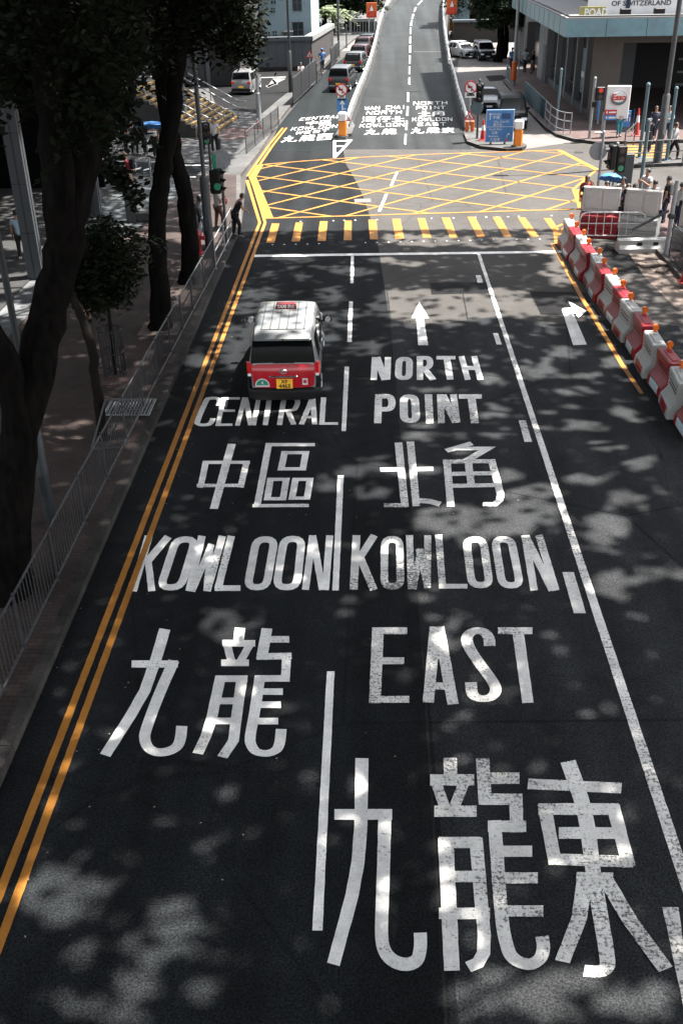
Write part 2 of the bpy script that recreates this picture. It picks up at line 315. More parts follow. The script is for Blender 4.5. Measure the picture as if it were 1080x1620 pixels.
# ================================================================== ROAD MARKINGS (thermoplastic paint lying on the asphalt)
MZ=.010
class Marks:
    def __init__(s): s.mb=MB(); s.k=0; s.px=[]
    def quad(s,pts):                       # pixel corners -> one strip of paint
        z=MZ+.0004*(s.k%10); s.k+=1; P=[tuple(G(x,y,z)) for x,y in pts]; s._put(P)
    def gq(s,pts):
        z=MZ+.0004*(s.k%10); s.k+=1; s._put([(p[0],p[1],z) for p in pts])
    def _put(s,P):
        n=len(P); a=sum(P[i][0]*P[(i+1)%n][1]-P[(i+1)%n][0]*P[i][1] for i in range(n))
        if a<0: P=list(reversed(P))
        s.px.append(P)
        if max(p[1] for p in P)<42:         # ragged paint edge
            Q=[]
            for i in range(n):
                a,b=Vector(P[i]),Vector(P[(i+1)%n]); L=(b-a).length; k=max(1,int(L/.11)); nn=Vector((-(b-a).y,(b-a).x,0))/(L or 1)
                for j in range(k): Q.append(tuple(a.lerp(b,j/k)+nn*(rnd.uniform(-.0028,.0028) if j else 0)))
            P=Q
        s.mb.sheet(P)
    def make(s,name,mat,label=None): return struct(name,s.mb,mat,label)
def smooth_(P):
    if len(P)<6: return P
    P=[Vector(p) for p in P]; Q=[]
    for i in range(len(P)-1):
        p0=P[max(i-1,0)];p1=P[i];p2=P[i+1];p3=P[min(i+2,len(P)-1)]
        for k in range(4):
            u=k/4; q=.5*((2*p1)+(p2-p0)*u+(2*p0-5*p1+4*p2-p3)*u*u+(3*p1-p0-3*p2+p3)*u**3); Q.append((q.x,q.y))
    return Q+[tuple(P[-1])]
def offset(pts,wx,wy,closed=False):
    """outline of a pen stroke: pen is wx wide on uprights and wy tall on bars; returns quads"""
    q=[(x/wx,y/wy) for x,y in pts]; n=len(q); L=[];Rr=[]
    for i in range(n):
        a=q[(i-1)%n] if (i>0 or closed) else None; b=q[(i+1)%n] if (i<n-1 or closed) else None; p=q[i]
        def nn(u,v): d=math.hypot(v[0]-u[0],v[1]-u[1]) or 1; return (-(v[1]-u[1])/d,(v[0]-u[0])/d)
        if a and b:
            n1,n2=nn(a,p),nn(p,b); m=(n1[0]+n2[0],n1[1]+n2[1]); d=max((m[0]**2+m[1]**2)/2,.5); m=(m[0]/d,m[1]/d)
        else: m=nn(a,p) if a else nn(p,b)
        L.append(((p[0]+m[0]*.5)*wx,(p[1]+m[1]*.5)*wy)); Rr.append(((p[0]-m[0]*.5)*wx,(p[1]-m[1]*.5)*wy))
    out=[]
    for i in range(n if closed else n-1):
        j=(i+1)%n; out.append([L[i],L[j],Rr[j],Rr[i]])
    return out
def rrect(tl,tr,br,bl,r=.28):
    c=[tl,tr,br,bl]; out=[]
    for i in range(4):
        p=Vector(c[i]); a=Vector(c[i-1]); b=Vector(c[(i+1)%4]); d=min((a-p).length,(b-p).length)*r*1.6
        A=p+(a-p).normalized()*min(d,(a-p).length*.48); B=p+(b-p).normalized()*min(d,(b-p).length*.48)
        for t in (0,.25,.5,.75,1): out.append(tuple(A*(1-t)**2+p*2*t*(1-t)+B*t*t))
    return out
GLY={}                                     # letter -> paint polygons in its unit box, reused for the small far lettering
def glyph(m,T,ch,strokes,wx,wy):
    start=len(m.px)
    for st in strokes:
        sx,sy=wx,wy; pts=st; closed=False
        if isinstance(st,dict): pts=st['p']; sx=st.get('wx',wx); sy=st.get('wy',wy); closed=st.get('c',False)
        k0=m.k
        P=[T(*p) for p in (pts if closed else smooth_(pts))]; sc=T(1,0)[0]-T(0,0)[0]
        for q in offset(P,sx*sc,sy*sc,closed): m.k=k0; m.quad(q)
        m.k=k0+1
    ps=[[(p[0],p[1]) for p in q] for q in m.px[start:]]
    xs=[p[0] for q in ps for p in q]; ys=[p[1] for q in ps for p in q]; x0,x1,y0,y1=min(xs),max(xs),min(ys),max(ys)
    GLY[ch]=[[((p[0]-x0)/(x1-x0),(p[1]-y0)/(y1-y0)) for p in q] for q in ps]
def O(tl,tr,br,bl,r=.28): return {'p':rrect(tl,tr,br,bl,r),'c':True}
def ln(*a): return list(zip(a[0::2],a[1::2]))
T=zr(150,820,2.7); m=Marks()
glyph(m,T,'k0',[ln(231,75,163,311),{'p':ln(314,78,216,195),'wx':34},{'p':ln(228,178,244,311),'wx':30}],34,26)
glyph(m,T,'o0',[O((348,90),(430,90),(368,295),(280,295))],34,26)
glyph(m,T,'w0',[ln(458,75,403,311),{'p':ln(415,311,500,110),'wx':28},{'p':ln(496,110,476,311),'wx':26},ln(545,75,480,311)],32,26)
glyph(m,T,'l0',[ln(583,75,526,302),ln(512,298,622,298)],32,24)
glyph(m,T,'o1',[O((690,90),(768,90),(732,294),(652,294))],34,26)
glyph(m,T,'o2',[O((808,88),(884,88),(862,294),(775,294))],34,26)
glyph(m,T,'n0',[ln(930,73,899,305),{'p':ln(930,73,972,305),'wx':30},ln(1003,73,984,306)],30,26)
m.make('road_lettering','paint_white','white painted word KOWLOON in the left lane, slanting beside the double yellow lines')
T=zr(500,820,2.7); m=Marks()
glyph(m,T,'K',[ln(172,72,160,304),{'p':ln(248,72,172,190),'wx':32},{'p':ln(190,172,246,306),'wx':34}],34,26)
glyph(m,T,'O',[O((292,90),(356,90),(360,290),(290,290))],32,28)
glyph(m,T,'W',[ln(398,72,406,302),{'p':ln(414,302,446,130),'wx':28},{'p':ln(438,130,476,298),'wx':28},ln(476,72,474,298)],30,26)
glyph(m,T,'L',[ln(522,70,539,296),ln(524,290,645,290)],30,20)
glyph(m,T,'o3',[O((640,90),(712,90),(740,285),(664,285))],34,26)
glyph(m,T,'o4',[O((762,90),(832,90),(870,286),(794,286))],34,26)
glyph(m,T,'N',[ln(890,72,930,308),{'p':ln(893,75,1008,308),'wx':34},ln(950,72,1022,308)],32,26)
m.make('road_lettering','paint_white_worn','white painted word KOWLOON in the middle lane, square to the lane and more worn')
m=Marks()
glyph(m,T,'E',[ln(264,466,250,789),ln(262,480,388,480),ln(258,608,375,608),ln(250,773,397,773)],50,29)
glyph(m,T,'A',[ln(508,463,478,786),ln(522,463,584,794),{'p':ln(490,715,575,718),'wy':30},{'p':ln(512,520,520,600),'wx':30}],48,34)
glyph(m,T,'S',[ln(740,545,736,510,712,484,672,482,645,505,650,545,690,610,745,685,766,730,748,762,705,770,668,752,660,700)],50,28)
glyph(m,T,'T',[ln(775,480,922,480),ln(860,478,903,788)],48,29)
m.make('road_lettering','paint_white_worn','white painted word EAST with a torn letter A')
T=zr(560,540,3.176); m=Marks()
glyph(m,T,'n1',[ln(105,79,98,194),{'p':ln(112,79,156,194),'wx':38},ln(170,79,165,192)],32,20)
glyph(m,T,'o5',[O((226,88),(278,88),(276,184),(220,184))],34,20)
glyph(m,T,'R',[ln(330,75,330,194),ln(330,83,368,84,380,100,378,122,362,134,330,138),{'p':ln(352,136,396,193),'wx':34}],32,18)
glyph(m,T,'t1',[ln(413,82,508,82),ln(464,82,482,192)],34,17)
glyph(m,T,'H',[ln(538,74,570,193),ln(602,74,634,193),ln(550,134,620,134)],30,20)
m.make('road_lettering','paint_white','white painted word NORTH below the straight arrow')
m=Marks()
glyph(m,T,'P',[ln(123,266,118,411),ln(121,277,172,277,188,296,188,322,172,340,119,340)],36,22)
glyph(m,T,'o6',[O((248,278),(304,278),(312,398),(250,398))],40,22)
glyph(m,T,'I',[ln(372,266,380,411)],38,22)
glyph(m,T,'n2',[ln(432,266,438,411),{'p':ln(442,268,512,408),'wx':42},ln(498,266,516,408)],34,22)
glyph(m,T,'t2',[ln(525,277,640,277),ln(588,277,606,411)],40,22)
m.make('road_lettering','paint_white_worn','white painted word POINT with a scuffed letter O')
m=Marks()
glyph(m,T,'北',[ln(222,508,255,832),ln(132,645,225,642),ln(150,823,262,823),ln(282,504,312,828),ln(300,642,397,640),{'p':ln(312,798,380,804,432,818),'wy':24}],38,20)
m.make('road_lettering','paint_white_worn','white painted character 北 left of its companion'); m=Marks()
glyph(m,T,'角',[ln(462,550,590,512),{'p':ln(510,538,668,538,560,602),'wx':50,'wy':18},ln(445,604,708,602),ln(465,600,485,829),ln(690,600,735,770,728,800,705,818,645,818),ln(572,604,588,722),ln(480,666,710,662),ln(485,726,715,722)],38,20)
m.make('road_lettering','paint_white_worn','white painted character 角 with a hooked right stroke')
T=zr(280,550,3.6); m=Marks()
glyph(m,T,'C',[ln(238,330,242,300,222,288,185,290,165,305,118,415,122,434,145,440,182,436,200,418,205,402)],32,15)
glyph(m,T,'e1',[ln(266,283,232,446),ln(262,289,358,289),ln(245,359,330,359),ln(220,439,316,439)],27,13)
glyph(m,T,'n3',[ln(385,283,344,444),{'p':ln(390,283,420,442),'wx':30},ln(466,283,436,442)],27,14)
glyph(m,T,'t3',[ln(478,289,575,289),ln(527,289,502,441)],30,14)
glyph(m,T,'r1',[ln(610,283,583,440),ln(606,290,672,290,686,310,676,340,660,355,596,357),{'p':ln(630,356,664,438),'wx':32}],30,14)
glyph(m,T,'a1',[ln(772,283,708,437),ln(772,283,784,437),ln(738,395,784,395)],30,14)
glyph(m,T,'l1',[ln(834,283,824,438),ln(812,432,916,432)],30,14)
m.make('road_lettering','paint_white','white painted word CENTRAL partly under the taxi')
m=Marks()
glyph(m,T,'中',[ln(312,548,210,918),{'p':ln(166,645,134,797),'wx':36},ln(148,653,415,653),{'p':ln(397,645,362,796),'wx':36},ln(113,785,378,784)],46,18)
m.make('road_lettering','paint_white','white painted character 中 behind the taxi near the yellow lines'); m=Marks()
glyph(m,T,'區',[ln(524,545,455,908),ln(505,552,785,552),ln(430,900,750,898),{'p':ln(612,598,733,598,716,690,593,690),'c':True},{'p':ln(532,750,622,750,603,860,514,860),'c':True},{'p':ln(675,750,757,750,740,857,654,857),'c':True}],38,18)
m.make('road_lettering','paint_white','white painted character 區 of boxes inside an open frame')
T=zr(150,820,2.7); m=Marks()
glyph(m,T,'九',[ln(300,473,262,600,215,735,150,848,45,1012),{'p':ln(158,622,355,622),'wy':30},ln(338,608,270,765,222,895,214,940,228,978,262,998,310,996,350,975,366,940,372,887)],48,34)
m.make('road_lettering','paint_white','white painted character 九 at the left, beside the yellow lines'); m=Marks()
D1=[{'p':ln(620,468,612,540),'wx':44},ln(545,534,685,534),{'p':ln(565,540,586,618),'wx':34},{'p':ln(662,540,618,618),'wx':34},ln(540,617,658,617),
 ln(538,673,500,850,475,930,440,1005),ln(518,685,652,685),ln(630,673,605,850,592,950,545,1020),ln(535,780,606,780),ln(515,865,596,865),
 ln(735,470,712,603),ln(740,517,830,517),ln(692,590,840,588),{'p':ln(820,580,812,696),'wx':38},ln(690,684,832,684),
 ln(706,672,682,830,664,930,668,968,690,996,735,1004,775,988,790,955,796,900),ln(702,740,803,740),ln(696,796,794,796),ln(690,866,783,866)]
glyph(m,T,'龍',D1,46,28)
m.make('road_lettering','paint_white','white painted character 龍 in the left lane with sun flecks'); 
T=zr(480,1180,1.8); m=Marks()
glyph(m,T,'九b',[ln(166,35,163,230,155,330,138,425,85,622),{'p':ln(88,195,252,195),'wy':30},ln(232,180,225,420,222,535,231,584,256,612,292,622,322,610,332,575,332,532)],37,38)
m.make('road_lettering','paint_white','large white painted character 九 nearest the camera'); m=Marks()
D2=[ln(417,34,419,106),ln(360,97,485,97),{'p':ln(378,105,402,176),'wx':30},{'p':ln(456,105,428,176),'wx':30},ln(372,186,492,186),
 {'p':ln(404,262,422,640),'wx':44},ln(385,275,503,275),ln(490,262,514,540,512,590,496,618,468,630),ln(420,372,515,372),ln(385,477,530,477),
 ln(509,35,517,163),ln(522,92,614,92),ln(498,152,622,152),ln(604,140,606,246),ln(524,229,633,229),
 ln(543,212,562,470,576,560,596,604,640,622,672,606,682,575,678,542),ln(562,300,650,300),ln(568,376,666,376),ln(578,470,682,470)]
glyph(m,T,'龍b',D2,38,32)
m.make('road_lettering','paint_white_worn','large white painted character 龍 in the middle lane, paint flaking'); m=Marks()
glyph(m,T,'東',[{'p':ln(638,108,904,120),'wy':30},ln(752,44,800,190,826,375,862,590,860,632,838,642,798,640),{'p':ln(684,165,716,336),'wx':38},ln(668,180,895,180),{'p':ln(880,170,926,344),'wx':38},ln(700,322,938,330),ln(726,248,892,248),{'p':ln(776,372,880,374),'wy':26},ln(800,375,784,490,736,614),ln(856,375,930,500,1030,636)],44,33)
m.make('road_lettering','paint_white_worn','large white painted character 東 in the right-hand corner')
def unit(ch,strokes,wx=.13,wy=.11):
    ps=[]
    for st in strokes: ps+=offset(st,wx,wy)
    GLY[ch]=[[(x,y) for x,y in q] for q in ps]
unit('西',[ln(0,.95,1,.95),ln(.1,.72,.1,.05),ln(.9,.72,.9,.05),ln(.04,.7,.96,.7),ln(.04,.06,.96,.06),ln(.38,.95,.36,.4,.2,.3),ln(.62,.95,.62,.42,.85,.36)])
unit('仔',[ln(.3,1,.02,.5),ln(.18,.7,.18,0),ln(.4,.93,.95,.93,.68,.68),ln(.68,.68,.68,.05,.5,.05),ln(.36,.5,1,.5)])
unit('灣',[ln(0,.95,.14,.85),ln(0,.65,.14,.55),ln(0,.02,.16,.36),ln(.24,.93,.98,.93),ln(.58,1,.58,.62),ln(.26,.78,.42,.62),ln(.78,.78,.96,.62),ln(.3,.5,.92,.5,.92,.36,.3,.36,.3,.22,.95,.22,.9,.02,.7,.02),ln(.3,.62,.36,.86),ln(.88,.62,.82,.86)],.08,.08)
FAR={}
def far(ch,*st):
    ps=[]
    for s_ in st: ps+=offset(s_,.135,.12)
    FAR[ch]=ps
far('C',ln(.95,.92,.1,.92,.1,.08,.95,.08)); far('E',ln(.1,1,.1,0),ln(.1,.92,.95,.92),ln(.1,.5,.85,.5),ln(.1,.08,.95,.08)); far('N',ln(.08,0,.08,1),ln(.1,1,.9,0),ln(.92,0,.92,1)); far('T',ln(0,.92,1,.92),ln(.5,.92,.5,0))
far('R',ln(.1,0,.1,1),ln(.1,.92,.88,.92,.88,.52,.1,.52),ln(.5,.52,.95,0)); far('A',ln(.04,0,.5,1),ln(.5,1,.96,0),ln(.2,.32,.8,.32)); far('L',ln(.1,1,.1,0),ln(.1,.08,.95,.08)); far('K',ln(.1,0,.1,1),ln(.9,1,.15,.45),ln(.35,.6,.95,0))
far('O',ln(.1,.05,.1,.92,.9,.92,.9,.08,.02,.08)); far('W',ln(.04,1,.25,0),ln(.25,0,.5,.8),ln(.5,.8,.75,0),ln(.75,0,.96,1)); far('S',ln(.95,.92,.1,.92,.1,.52,.9,.52,.9,.08,.05,.08)); far('H',ln(.1,0,.1,1),ln(.9,0,.9,1),ln(.1,.5,.9,.5)); far('I',ln(.5,0,.5,1)); far('P',ln(.1,0,.1,1),ln(.1,.92,.9,.92,.9,.48,.1,.48))
def word(T,s,bl,br,tl,tr,label,fill=.8):
    """small far lettering: letters mapped into a four-cornered patch of road"""
    m=Marks(); a,b,c,d=[Vector(G(*T(*p),MZ)[:]) for p in (bl,br,tl,tr)]; n=len(s)
    for i,ch in enumerate(s):
        if ch==' ': continue
        u0,u1=(i+.5-fill/2)/n,(i+.5+fill/2)/n
        for k,q in enumerate(FAR.get(ch) or GLY[ch]):
            P=[]
            for u,v in q:
                U=u0+(u1-u0)*u; p=a.lerp(b,U).lerp(c.lerp(d,U),.06+.86*v); P.append((p.x,p.y))
            m.k=k; m.gq(P)
    m.make('road_lettering','paint_white',label)
T=zr(430,150,6.75)
word(T,'CENTRAL',(278,278),(738,247),(308,244),(755,208),'small far word CENTRAL on the slip road')
word(T,'中區',(340,327),(632,315),(372,278),(652,262),'small far characters 中區 on the slip road',.9)
word(T,'KOWLOON',(185,386),(700,352),(215,346),(712,312),'small far word KOWLOON on the slip road')
word(T,'WEST',(232,425),(605,398),(262,390),(620,365),'small far word WEST on the slip road')
word(T,'九龍西',(80,512),(645,480),(130,438),(662,405),'small far characters 九龍西 on the slip road',.9)
T=zr(560,140,6)
word(T,'WAN CHAI',(95,205),(492,195),(97,168),(497,156),'small far words WAN CHAI on the flyover',.86)
word(T,'NORTH',(103,250),(456,242),(118,212),(460,205),'small far word NORTH on the left of the flyover')
word(T,'灣仔北',(65,325),(487,316),(80,262),(487,258),'small far characters 灣仔北 on the flyover',.92)
word(T,'KOWLOON',(40,372),(484,360),(52,335),(484,322),'small far word KOWLOON on the left of the flyover')
word(T,'九龍',(80,442),(410,436),(110,380),(414,375),'small far characters 九龍 on the left of the flyover',.9)
word(T,'NORTH',(555,160),(889,152),(556,122),(889,117),'small far word NORTH on the right of the flyover')
word(T,'POINT',(580,200),(872,195),(580,165),(866,161),'small far word POINT on the flyover')
word(T,'北角',(600,268),(872,262),(603,210),(868,205),'small far characters 北角 on the flyover',.9)
word(T,'KOWLOON',(543,312),(938,308),(545,275),(932,272),'small far word KOWLOON on the right of the flyover')
word(T,'EAST',(592,358),(880,354),(594,322),(876,318),'small far word EAST on the flyover')
word(T,'九龍東',(528,430),(962,422),(540,368),(958,360),'small far characters 九龍東 on the flyover',.9)
# lane lines
m=Marks()
for q in (((517,1062),(529,1062),(510,1472),(494,1472)),((534,752),(543.5,752),(535.5,934),(525.5,934)),((545,580),(552,580),(547,682),(540,682)),((552,477),(558,477),(556,541),(549,541)),((555,403),(559.5,403),(559,448),(554,448)),
  ((627,271),(630,271),(620,294),(616.5,294)),((609,307),(613,307),(602,334),(597.5,334))): m.quad(q)
for y0,y1,x in ((146,161,645.3),(168,183,644.6),(191,205.5,643),(212,228,641.3)): m.quad(((x-1.3,y0),(x+1.3,y0),(x+.9,y1),(x-1.9,y1)))
m.make('lane_line','paint_white')
m=Marks(); m.gq([(3.625,2),(3.79,2),(3.77,34.35),(3.66,34.35)]); m.make('lane_edge_line','paint_white_worn')
m=Marks()
for q in (((889,905),(907,905),(926,970),(907,970)),((820,665),(831,665),(841,699),(829,699)),((779.5,527),(787,527),(793.5,545),(785,545)),((752,435.5),(760,435.5),(763.5,447),(755,447)),((1047,1435),(1072,1435),(1098,1620),(1086,1620))): m.quad(q)
m.make('lane_line','paint_white_worn')
m=Marks(); m.quad(((402,403),(888,396.5),(889,399.8),(402,406.5))); m.make('stop_line','paint_white')
m=Marks(); m.quad(((450,481),(456.5,498),(451.5,498),(453,545),(443,545),(445.5,498),(438,498))); m.make('direction_arrow','paint_white','white straight arrow just ahead of the taxi')
m=Marks(); m.quad(((663,478),(678,503),(669.5,503),(677,546),(661,546),(658.5,503),(650.5,503))); m.make('direction_arrow','paint_white','white straight arrow above the word NORTH')
m=Marks(); m.quad(((888,489.5),(903,488.5),(927.5,545),(906,546))); m.quad(((888,491),(890,487.5),(906,486.5),(909,495.5),(893,498))); m.quad(((898,476),(927,491.5),(914,503.5))); m.make('direction_arrow','paint_white','white bent arrow turning right beside the barriers')
m=Marks()
T=zr(430,150,6.75)
for st in (ln(668,480,668,670),ln(668,672,850,478),ln(668,490,840,488),ln(668,550,770,546),ln(668,622,710,622)):
    P=[T(*p) for p in st]
    for q in offset(P,3.6,1.8): m.quad(q)
m.make('nose_marking','paint_white')
m=Marks()
for sx in range(26):                       # white studs edging the crossing
    u=sx/25
    for (x0,y0),(x1,y1) in (((431,387),(890,377)),((441,351),(872,341))):
        x,y=x0+(x1-x0)*u,y0+(y1-y0)*u
        if rnd.random()<.6: m.quad(((x-1.3,y-.4),(x+1.3,y-.4),(x+1.3,y+.5),(x-1.3,y+.5)))
m.make('crossing_stud','paint_white')
# yellow markings
m=Marks()
m.gq([(-4.47,2),(-4.355,2),(-4.24,38.8),(-4.35,38.8)]); m.gq([(-4.25,2),(-4.135,2),(-4.03,38.8),(-4.14,38.8)])
m.gq([(-4.35,38.8),(-4.24,38.8),(-5.53,46.4),(-5.68,46.4)]); m.gq([(-4.14,38.8),(-4.03,38.8),(-5.3,46.35),(-5.43,46.35)])
m.gq([(-5.74,47.2),(-5.62,47.2),(-5.28,55),(-4.95,60),(-5.07,60),(-5.4,55)]); m.gq([(-5.52,47.3),(-5.4,47.3),(-5.06,55),(-4.74,60),(-4.86,60),(-5.18,55)])
m.make('double_yellow_lines','paint_yellow')
m=Marks()
S=[(430,442,421,434,353.5,384),(467.6,479,461,474,352,382),(506,518,502,515,350,381),(545,556,543.5,556,349,380),(582.5,595,585,598,347.5,378.5),(620,633,625,639,346,377.5),(660,672,669,682,345,376),(698,711,711,723,344,375.5),(739,751,754,767,343,374.5),(778.5,791,796,808.5,343,374),(818,830,838.5,852,344,374),(859,871,880,891,345,374)]
for a,b,c,d,t,bt in S: m.quad(((a,t),(b,t),(d,bt),(c,bt)))
m.make('crossing_stripe','paint_yellow')
# box junction: two families of diagonals clipped to the outline
BOX=[tuple(G(x,y))[:2] for x,y in ((415,260.5),(480,255),(560,249.5),(700,243.5),(885,237.5),(944,268),(906,300),(917,331),(430,345.5),(403,280))]
def clip(p,d,poly):
    ts=[]; n=len(poly)
    for i in range(n):
        a,b=poly[i],poly[(i+1)%n]; e=(b[0]-a[0],b[1]-a[1]); den=d[0]*e[1]-d[1]*e[0]
        if abs(den)<1e-9: continue
        t=((a[0]-p[0])*e[1]-(a[1]-p[1])*e[0])/den; s_=((a[0]-p[0])*d[1]-(a[1]-p[1])*d[0])/den
        if 0<=s_<1: ts.append(t)
    ts.sort(); return [(ts[i],ts[i+1]) for i in range(0,len(ts)-1,2)]
def stripe(m,a,b,w_):
    a,b=Vector(a),Vector(b); t=(b-a).normalized(); n_=Vector((-t.y,t.x))*w_/2; m.gq([tuple(a-n_),tuple(b-n_),tuple(b+n_),tuple(a+n_)])
m=Marks()
for i in range(len(BOX)): stripe(m,BOX[i],BOX[(i+1)%len(BOX)],.13)
dA=(1,1.13); dB=(1,-.603)
for k in range(-6,9):
    for d,c0 in ((dA,43.65+2.78*k),(dB,41.4+2.65*k)):
        for t0,t1 in clip((0,c0),d,BOX):
            if t1-t0>.6: stripe(m,(d[0]*t0,c0+d[1]*t0),(d[0]*t1,c0+d[1]*t1),.125)
m.make('box_junction_grid','paint_yellow')
m=Marks()
m.quad(((406,261),(415.5,260.5),(403,279.5),(431,345.5),(420,346),(393.5,280))); m.quad(((879,237.5),(886,237),(946,267),(941,270))); m.quad(((905,300),(922,299.5),(919,329),(914,331)))
m.make('box_junction_border','paint_yellow')
m=Marks()
m.gq([(6.46,22.3),(6.56,22.3),(6.5,24),(6.45,30),(6.5,35.5),(6.37,35.5),(6.32,30),(6.38,24)]); 
for r in (.0,.25): m.gq([(6.5+r*.4,35.5),(6.62+r*.4,35.5),(6.9+r,37.6-r),(7.6,38.6-r),(7.6,38.7-r),(6.8+r,37.7-r)])
m.make('kerb_yellow_line','paint_yellow')
m=Marks()
for k in range(6):
    y=226+k*4.6; m.quad(((985-k*.5,y),(1052,y-1.5),(1052,y+.6),(985-k*.5,y+2.2)))
m.make('crossing_stripe','paint_yellow')
m=Marks()
for q in (((130,266),(176,264.5),(176,266),(130,268)),((196,266),(208,264.5),(206,267),(194,268.5)),((212,267.5),(224,264.5),(222,267),(211,269.5)),((228,268),(240,265),(238,267.5),(227,270)),((244,268),(256,265),(254,267.5),(243,270)),((262,260.5),(330,260.5),(330,262),(262,262)),((292,279),(310,279),(309,281),(291,281))): m.quad([(x,y) for x,y in q])
for v in range(len(m.mb.v)):
    x,y,z=m.mb.v[v]; k=(CAMH-PV-.012)/(CAMH-z); m.mb.v[v]=(x*k,y*k,PV+.012)
m.make('side_street_marking','paint_white')
m=Marks()
for q in (((412,122),(452,121),(452,122.5),(412,123.5)),((432,124),(452,124.5),(425,138),(422,138)),((432,125),(440,133),(436,134),(430,127)),((420,136),(436,131),(437,133),(424,139))): m.quad(q)
for v in range(len(m.mb.v)):
    x,y,z=m.mb.v[v]; k=(CAMH-PV-.012)/(CAMH-z); m.mb.v[v]=(x*k,y*k,PV+.012)
m.make('parking_marking','paint_grey')
m=Marks()
for P in ([(.76,5),(.8,12),(.81,16.4),(.68,19.7),(.57,27.4),(.5,30.3)],gp((905,455),(928,505),(962,578),(1004,655),(1050,730)),gp((1040,700),(1062,800),(1090,900)),gp((730,455),(742,520),(760,600))):
    for a,b in zip(P[:-1],P[1:]): stripe(m,a[:2],b[:2],.035)
for v in range(len(m.mb.v)): x,y,z=m.mb.v[v]; m.mb.v[v]=(x,y,.0062)
m.make('road_joint','tar')
# drain covers and the odd manhole
m=Marks()
for x,y,a,b in ((915,241,7,1.2),):
    m.quad(((x-a,y-b),(x+a,y-b),(x+a,y+b),(x-a,y+b)))
m.make('manhole_cover','dark_metal')
# ================================================================== FLYOVER
RW=[(236,541,745,0),(222,549,740,0),(205,553,733.5,0),(190,560,727,0),(165,569,720,0),(140,578.5,715,0),(110,588.5,706.5,.1),(82,595.5,703,.4),(60,600,700,.75),(44,603.5,698.5,1.05),(28,609,698,1.35),(15,616,698.5,1.6),(6,622,700.5,1.78),(0,627.5,702.5,1.9)]
FL=[(G(l,y,z+.007),G(r,y,z+.007)) for y,l,r,z in RW]
a,b=FL[-1]; c0=(a+b)/2; hd=(c0-(FL[-3][0]+FL[-3][1])/2); hd.z=0; ang=math.atan2(hd.x,hd.y); wid=(b-a).length
for k in range(9):                         # on past the frame: the ramp climbs and bends to the right
    ang+=.075; c0=c0+Vector((math.sin(ang)*9,math.cos(ang)*9,.12)); n_=Vector((math.cos(ang),-math.sin(ang),0))*wid/2; FL.append((c0-n_,c0+n_))
fly=thing('flyover','two-lane flyover ramp with white railings rising away behind the yellow box junction','flyover',(0,0,0))
mb=MB(); rings=[]
for a,b in FL: rings.append([tuple(a),tuple(b)])
mb.loft(rings,cap=False,closed=False); mb.f=[tuple(reversed(f)) for f in mb.f]
d=mb.build('deck','asphalt_deck',fly)
mb=MB(); rings=[]
for i,(a,b) in enumerate(FL[3:]):
    u=(b-a).normalized(); A=a-u*.35; B=b+u*.35; th=min(.9,max(A.z-.02,.012)); rings.append([(A.x,A.y,A.z-.006),(B.x,B.y,B.z-.006),(B.x,B.y,B.z-th),(A.x,A.y,A.z-th)])
mb.loft(rings); mb.build('deck_slab','concrete_pave',fly)
for sgn,i0 in ((0,2),(1,2)):
    wall=MB(); rail=MB(); rings=[]; R1=[];R2=[];R3=[]
    posts=[]
    for i,(a,b) in enumerate(FL[i0:]):
        u=(b-a).normalized(); p=(a-u*.02) if sgn==0 else (b+u*.02); o=-u if sgn==0 else u
        hk=.55 if i>0 else .3
        q=p+o*.22; rings.append([(p.x,p.y,p.z-.02),(p.x,p.y,p.z+hk),(q.x,q.y,q.z+hk),(q.x,q.y,q.z-.5 if i>3 else 0)])
        c=p+o*.12; R1.append((c.x,c.y,c.z+(1.02 if i>0 else .75))); R2.append((c.x,c.y,c.z+(.8 if i>0 else .5)))
    wall.loft(rings); wall.build('parapet','concrete_pave',fly)
    rail.tube(R1,.055,8); rail.tube(R2,.045,8)
    for j in range(len(R1)-1):
        A,B=Vector(R1[j]),Vector(R1[j+1]); n=max(1,int((B-A).length/2.0))
        for k in range(n):
            P=A.lerp(B,k/n); rail.tube([(P.x,P.y,P.z-.55),(P.x,P.y,P.z)],.045,6)
    e=Vector(R1[0]); rail.tube([e,(e.x,e.y-.35,e.z-.25),(e.x,e.y-.4,e.z-.7)],.055,8); e=Vector(R2[0]); rail.tube([e,(e.x,e.y-.25,e.z-.15),(e.x,e.y-.28,e.z-.5)],.05,8)
    rail.build('railing','white_paint',fly,smooth=True)
def flyz(y):
    for i in range(len(RW)-1):
        if RW[i][0]>=y>=RW[i+1][0]:
            t=(RW[i][0]-y)/(RW[i][0]-RW[i+1][0]); return RW[i][3]*(1-t)+RW[i+1][3]*t
    return 0
mb=MB(); T=zr(580,0,6.75)
for x0,y0,x1,y1 in ((590,0,545,52),(524,78,505,125),(497,150,484,200),(480,215,470,275),(467,297,465,362),(465,390,463,460),(462,487,460,562),(459,592,457,680),(456,712,455,790),(454,830,453,900)):
    P=[]
    for x,y,s in ((x0,y0,-1),(x0,y0,1),(x1,y1,1),(x1,y1,-1)):
        X,Y=T(x,y); P.append(tuple(G(X+s*1.05,Y,flyz(Y)+.03)))
    mb.sheet(P)
mb.build('lane_line','paint_white',fly)
mb=MB()
for x0,x1,y in ((653,703,82),):
    P=[tuple(G(x,yy,flyz(yy)+.028)) for x,yy in ((x0,y+.35),(x1,y+.1),(x1,y-.35),(x0,y-.1))]; mb.sheet(P)
mb.build('expansion_joint','asphalt_pale',fly)
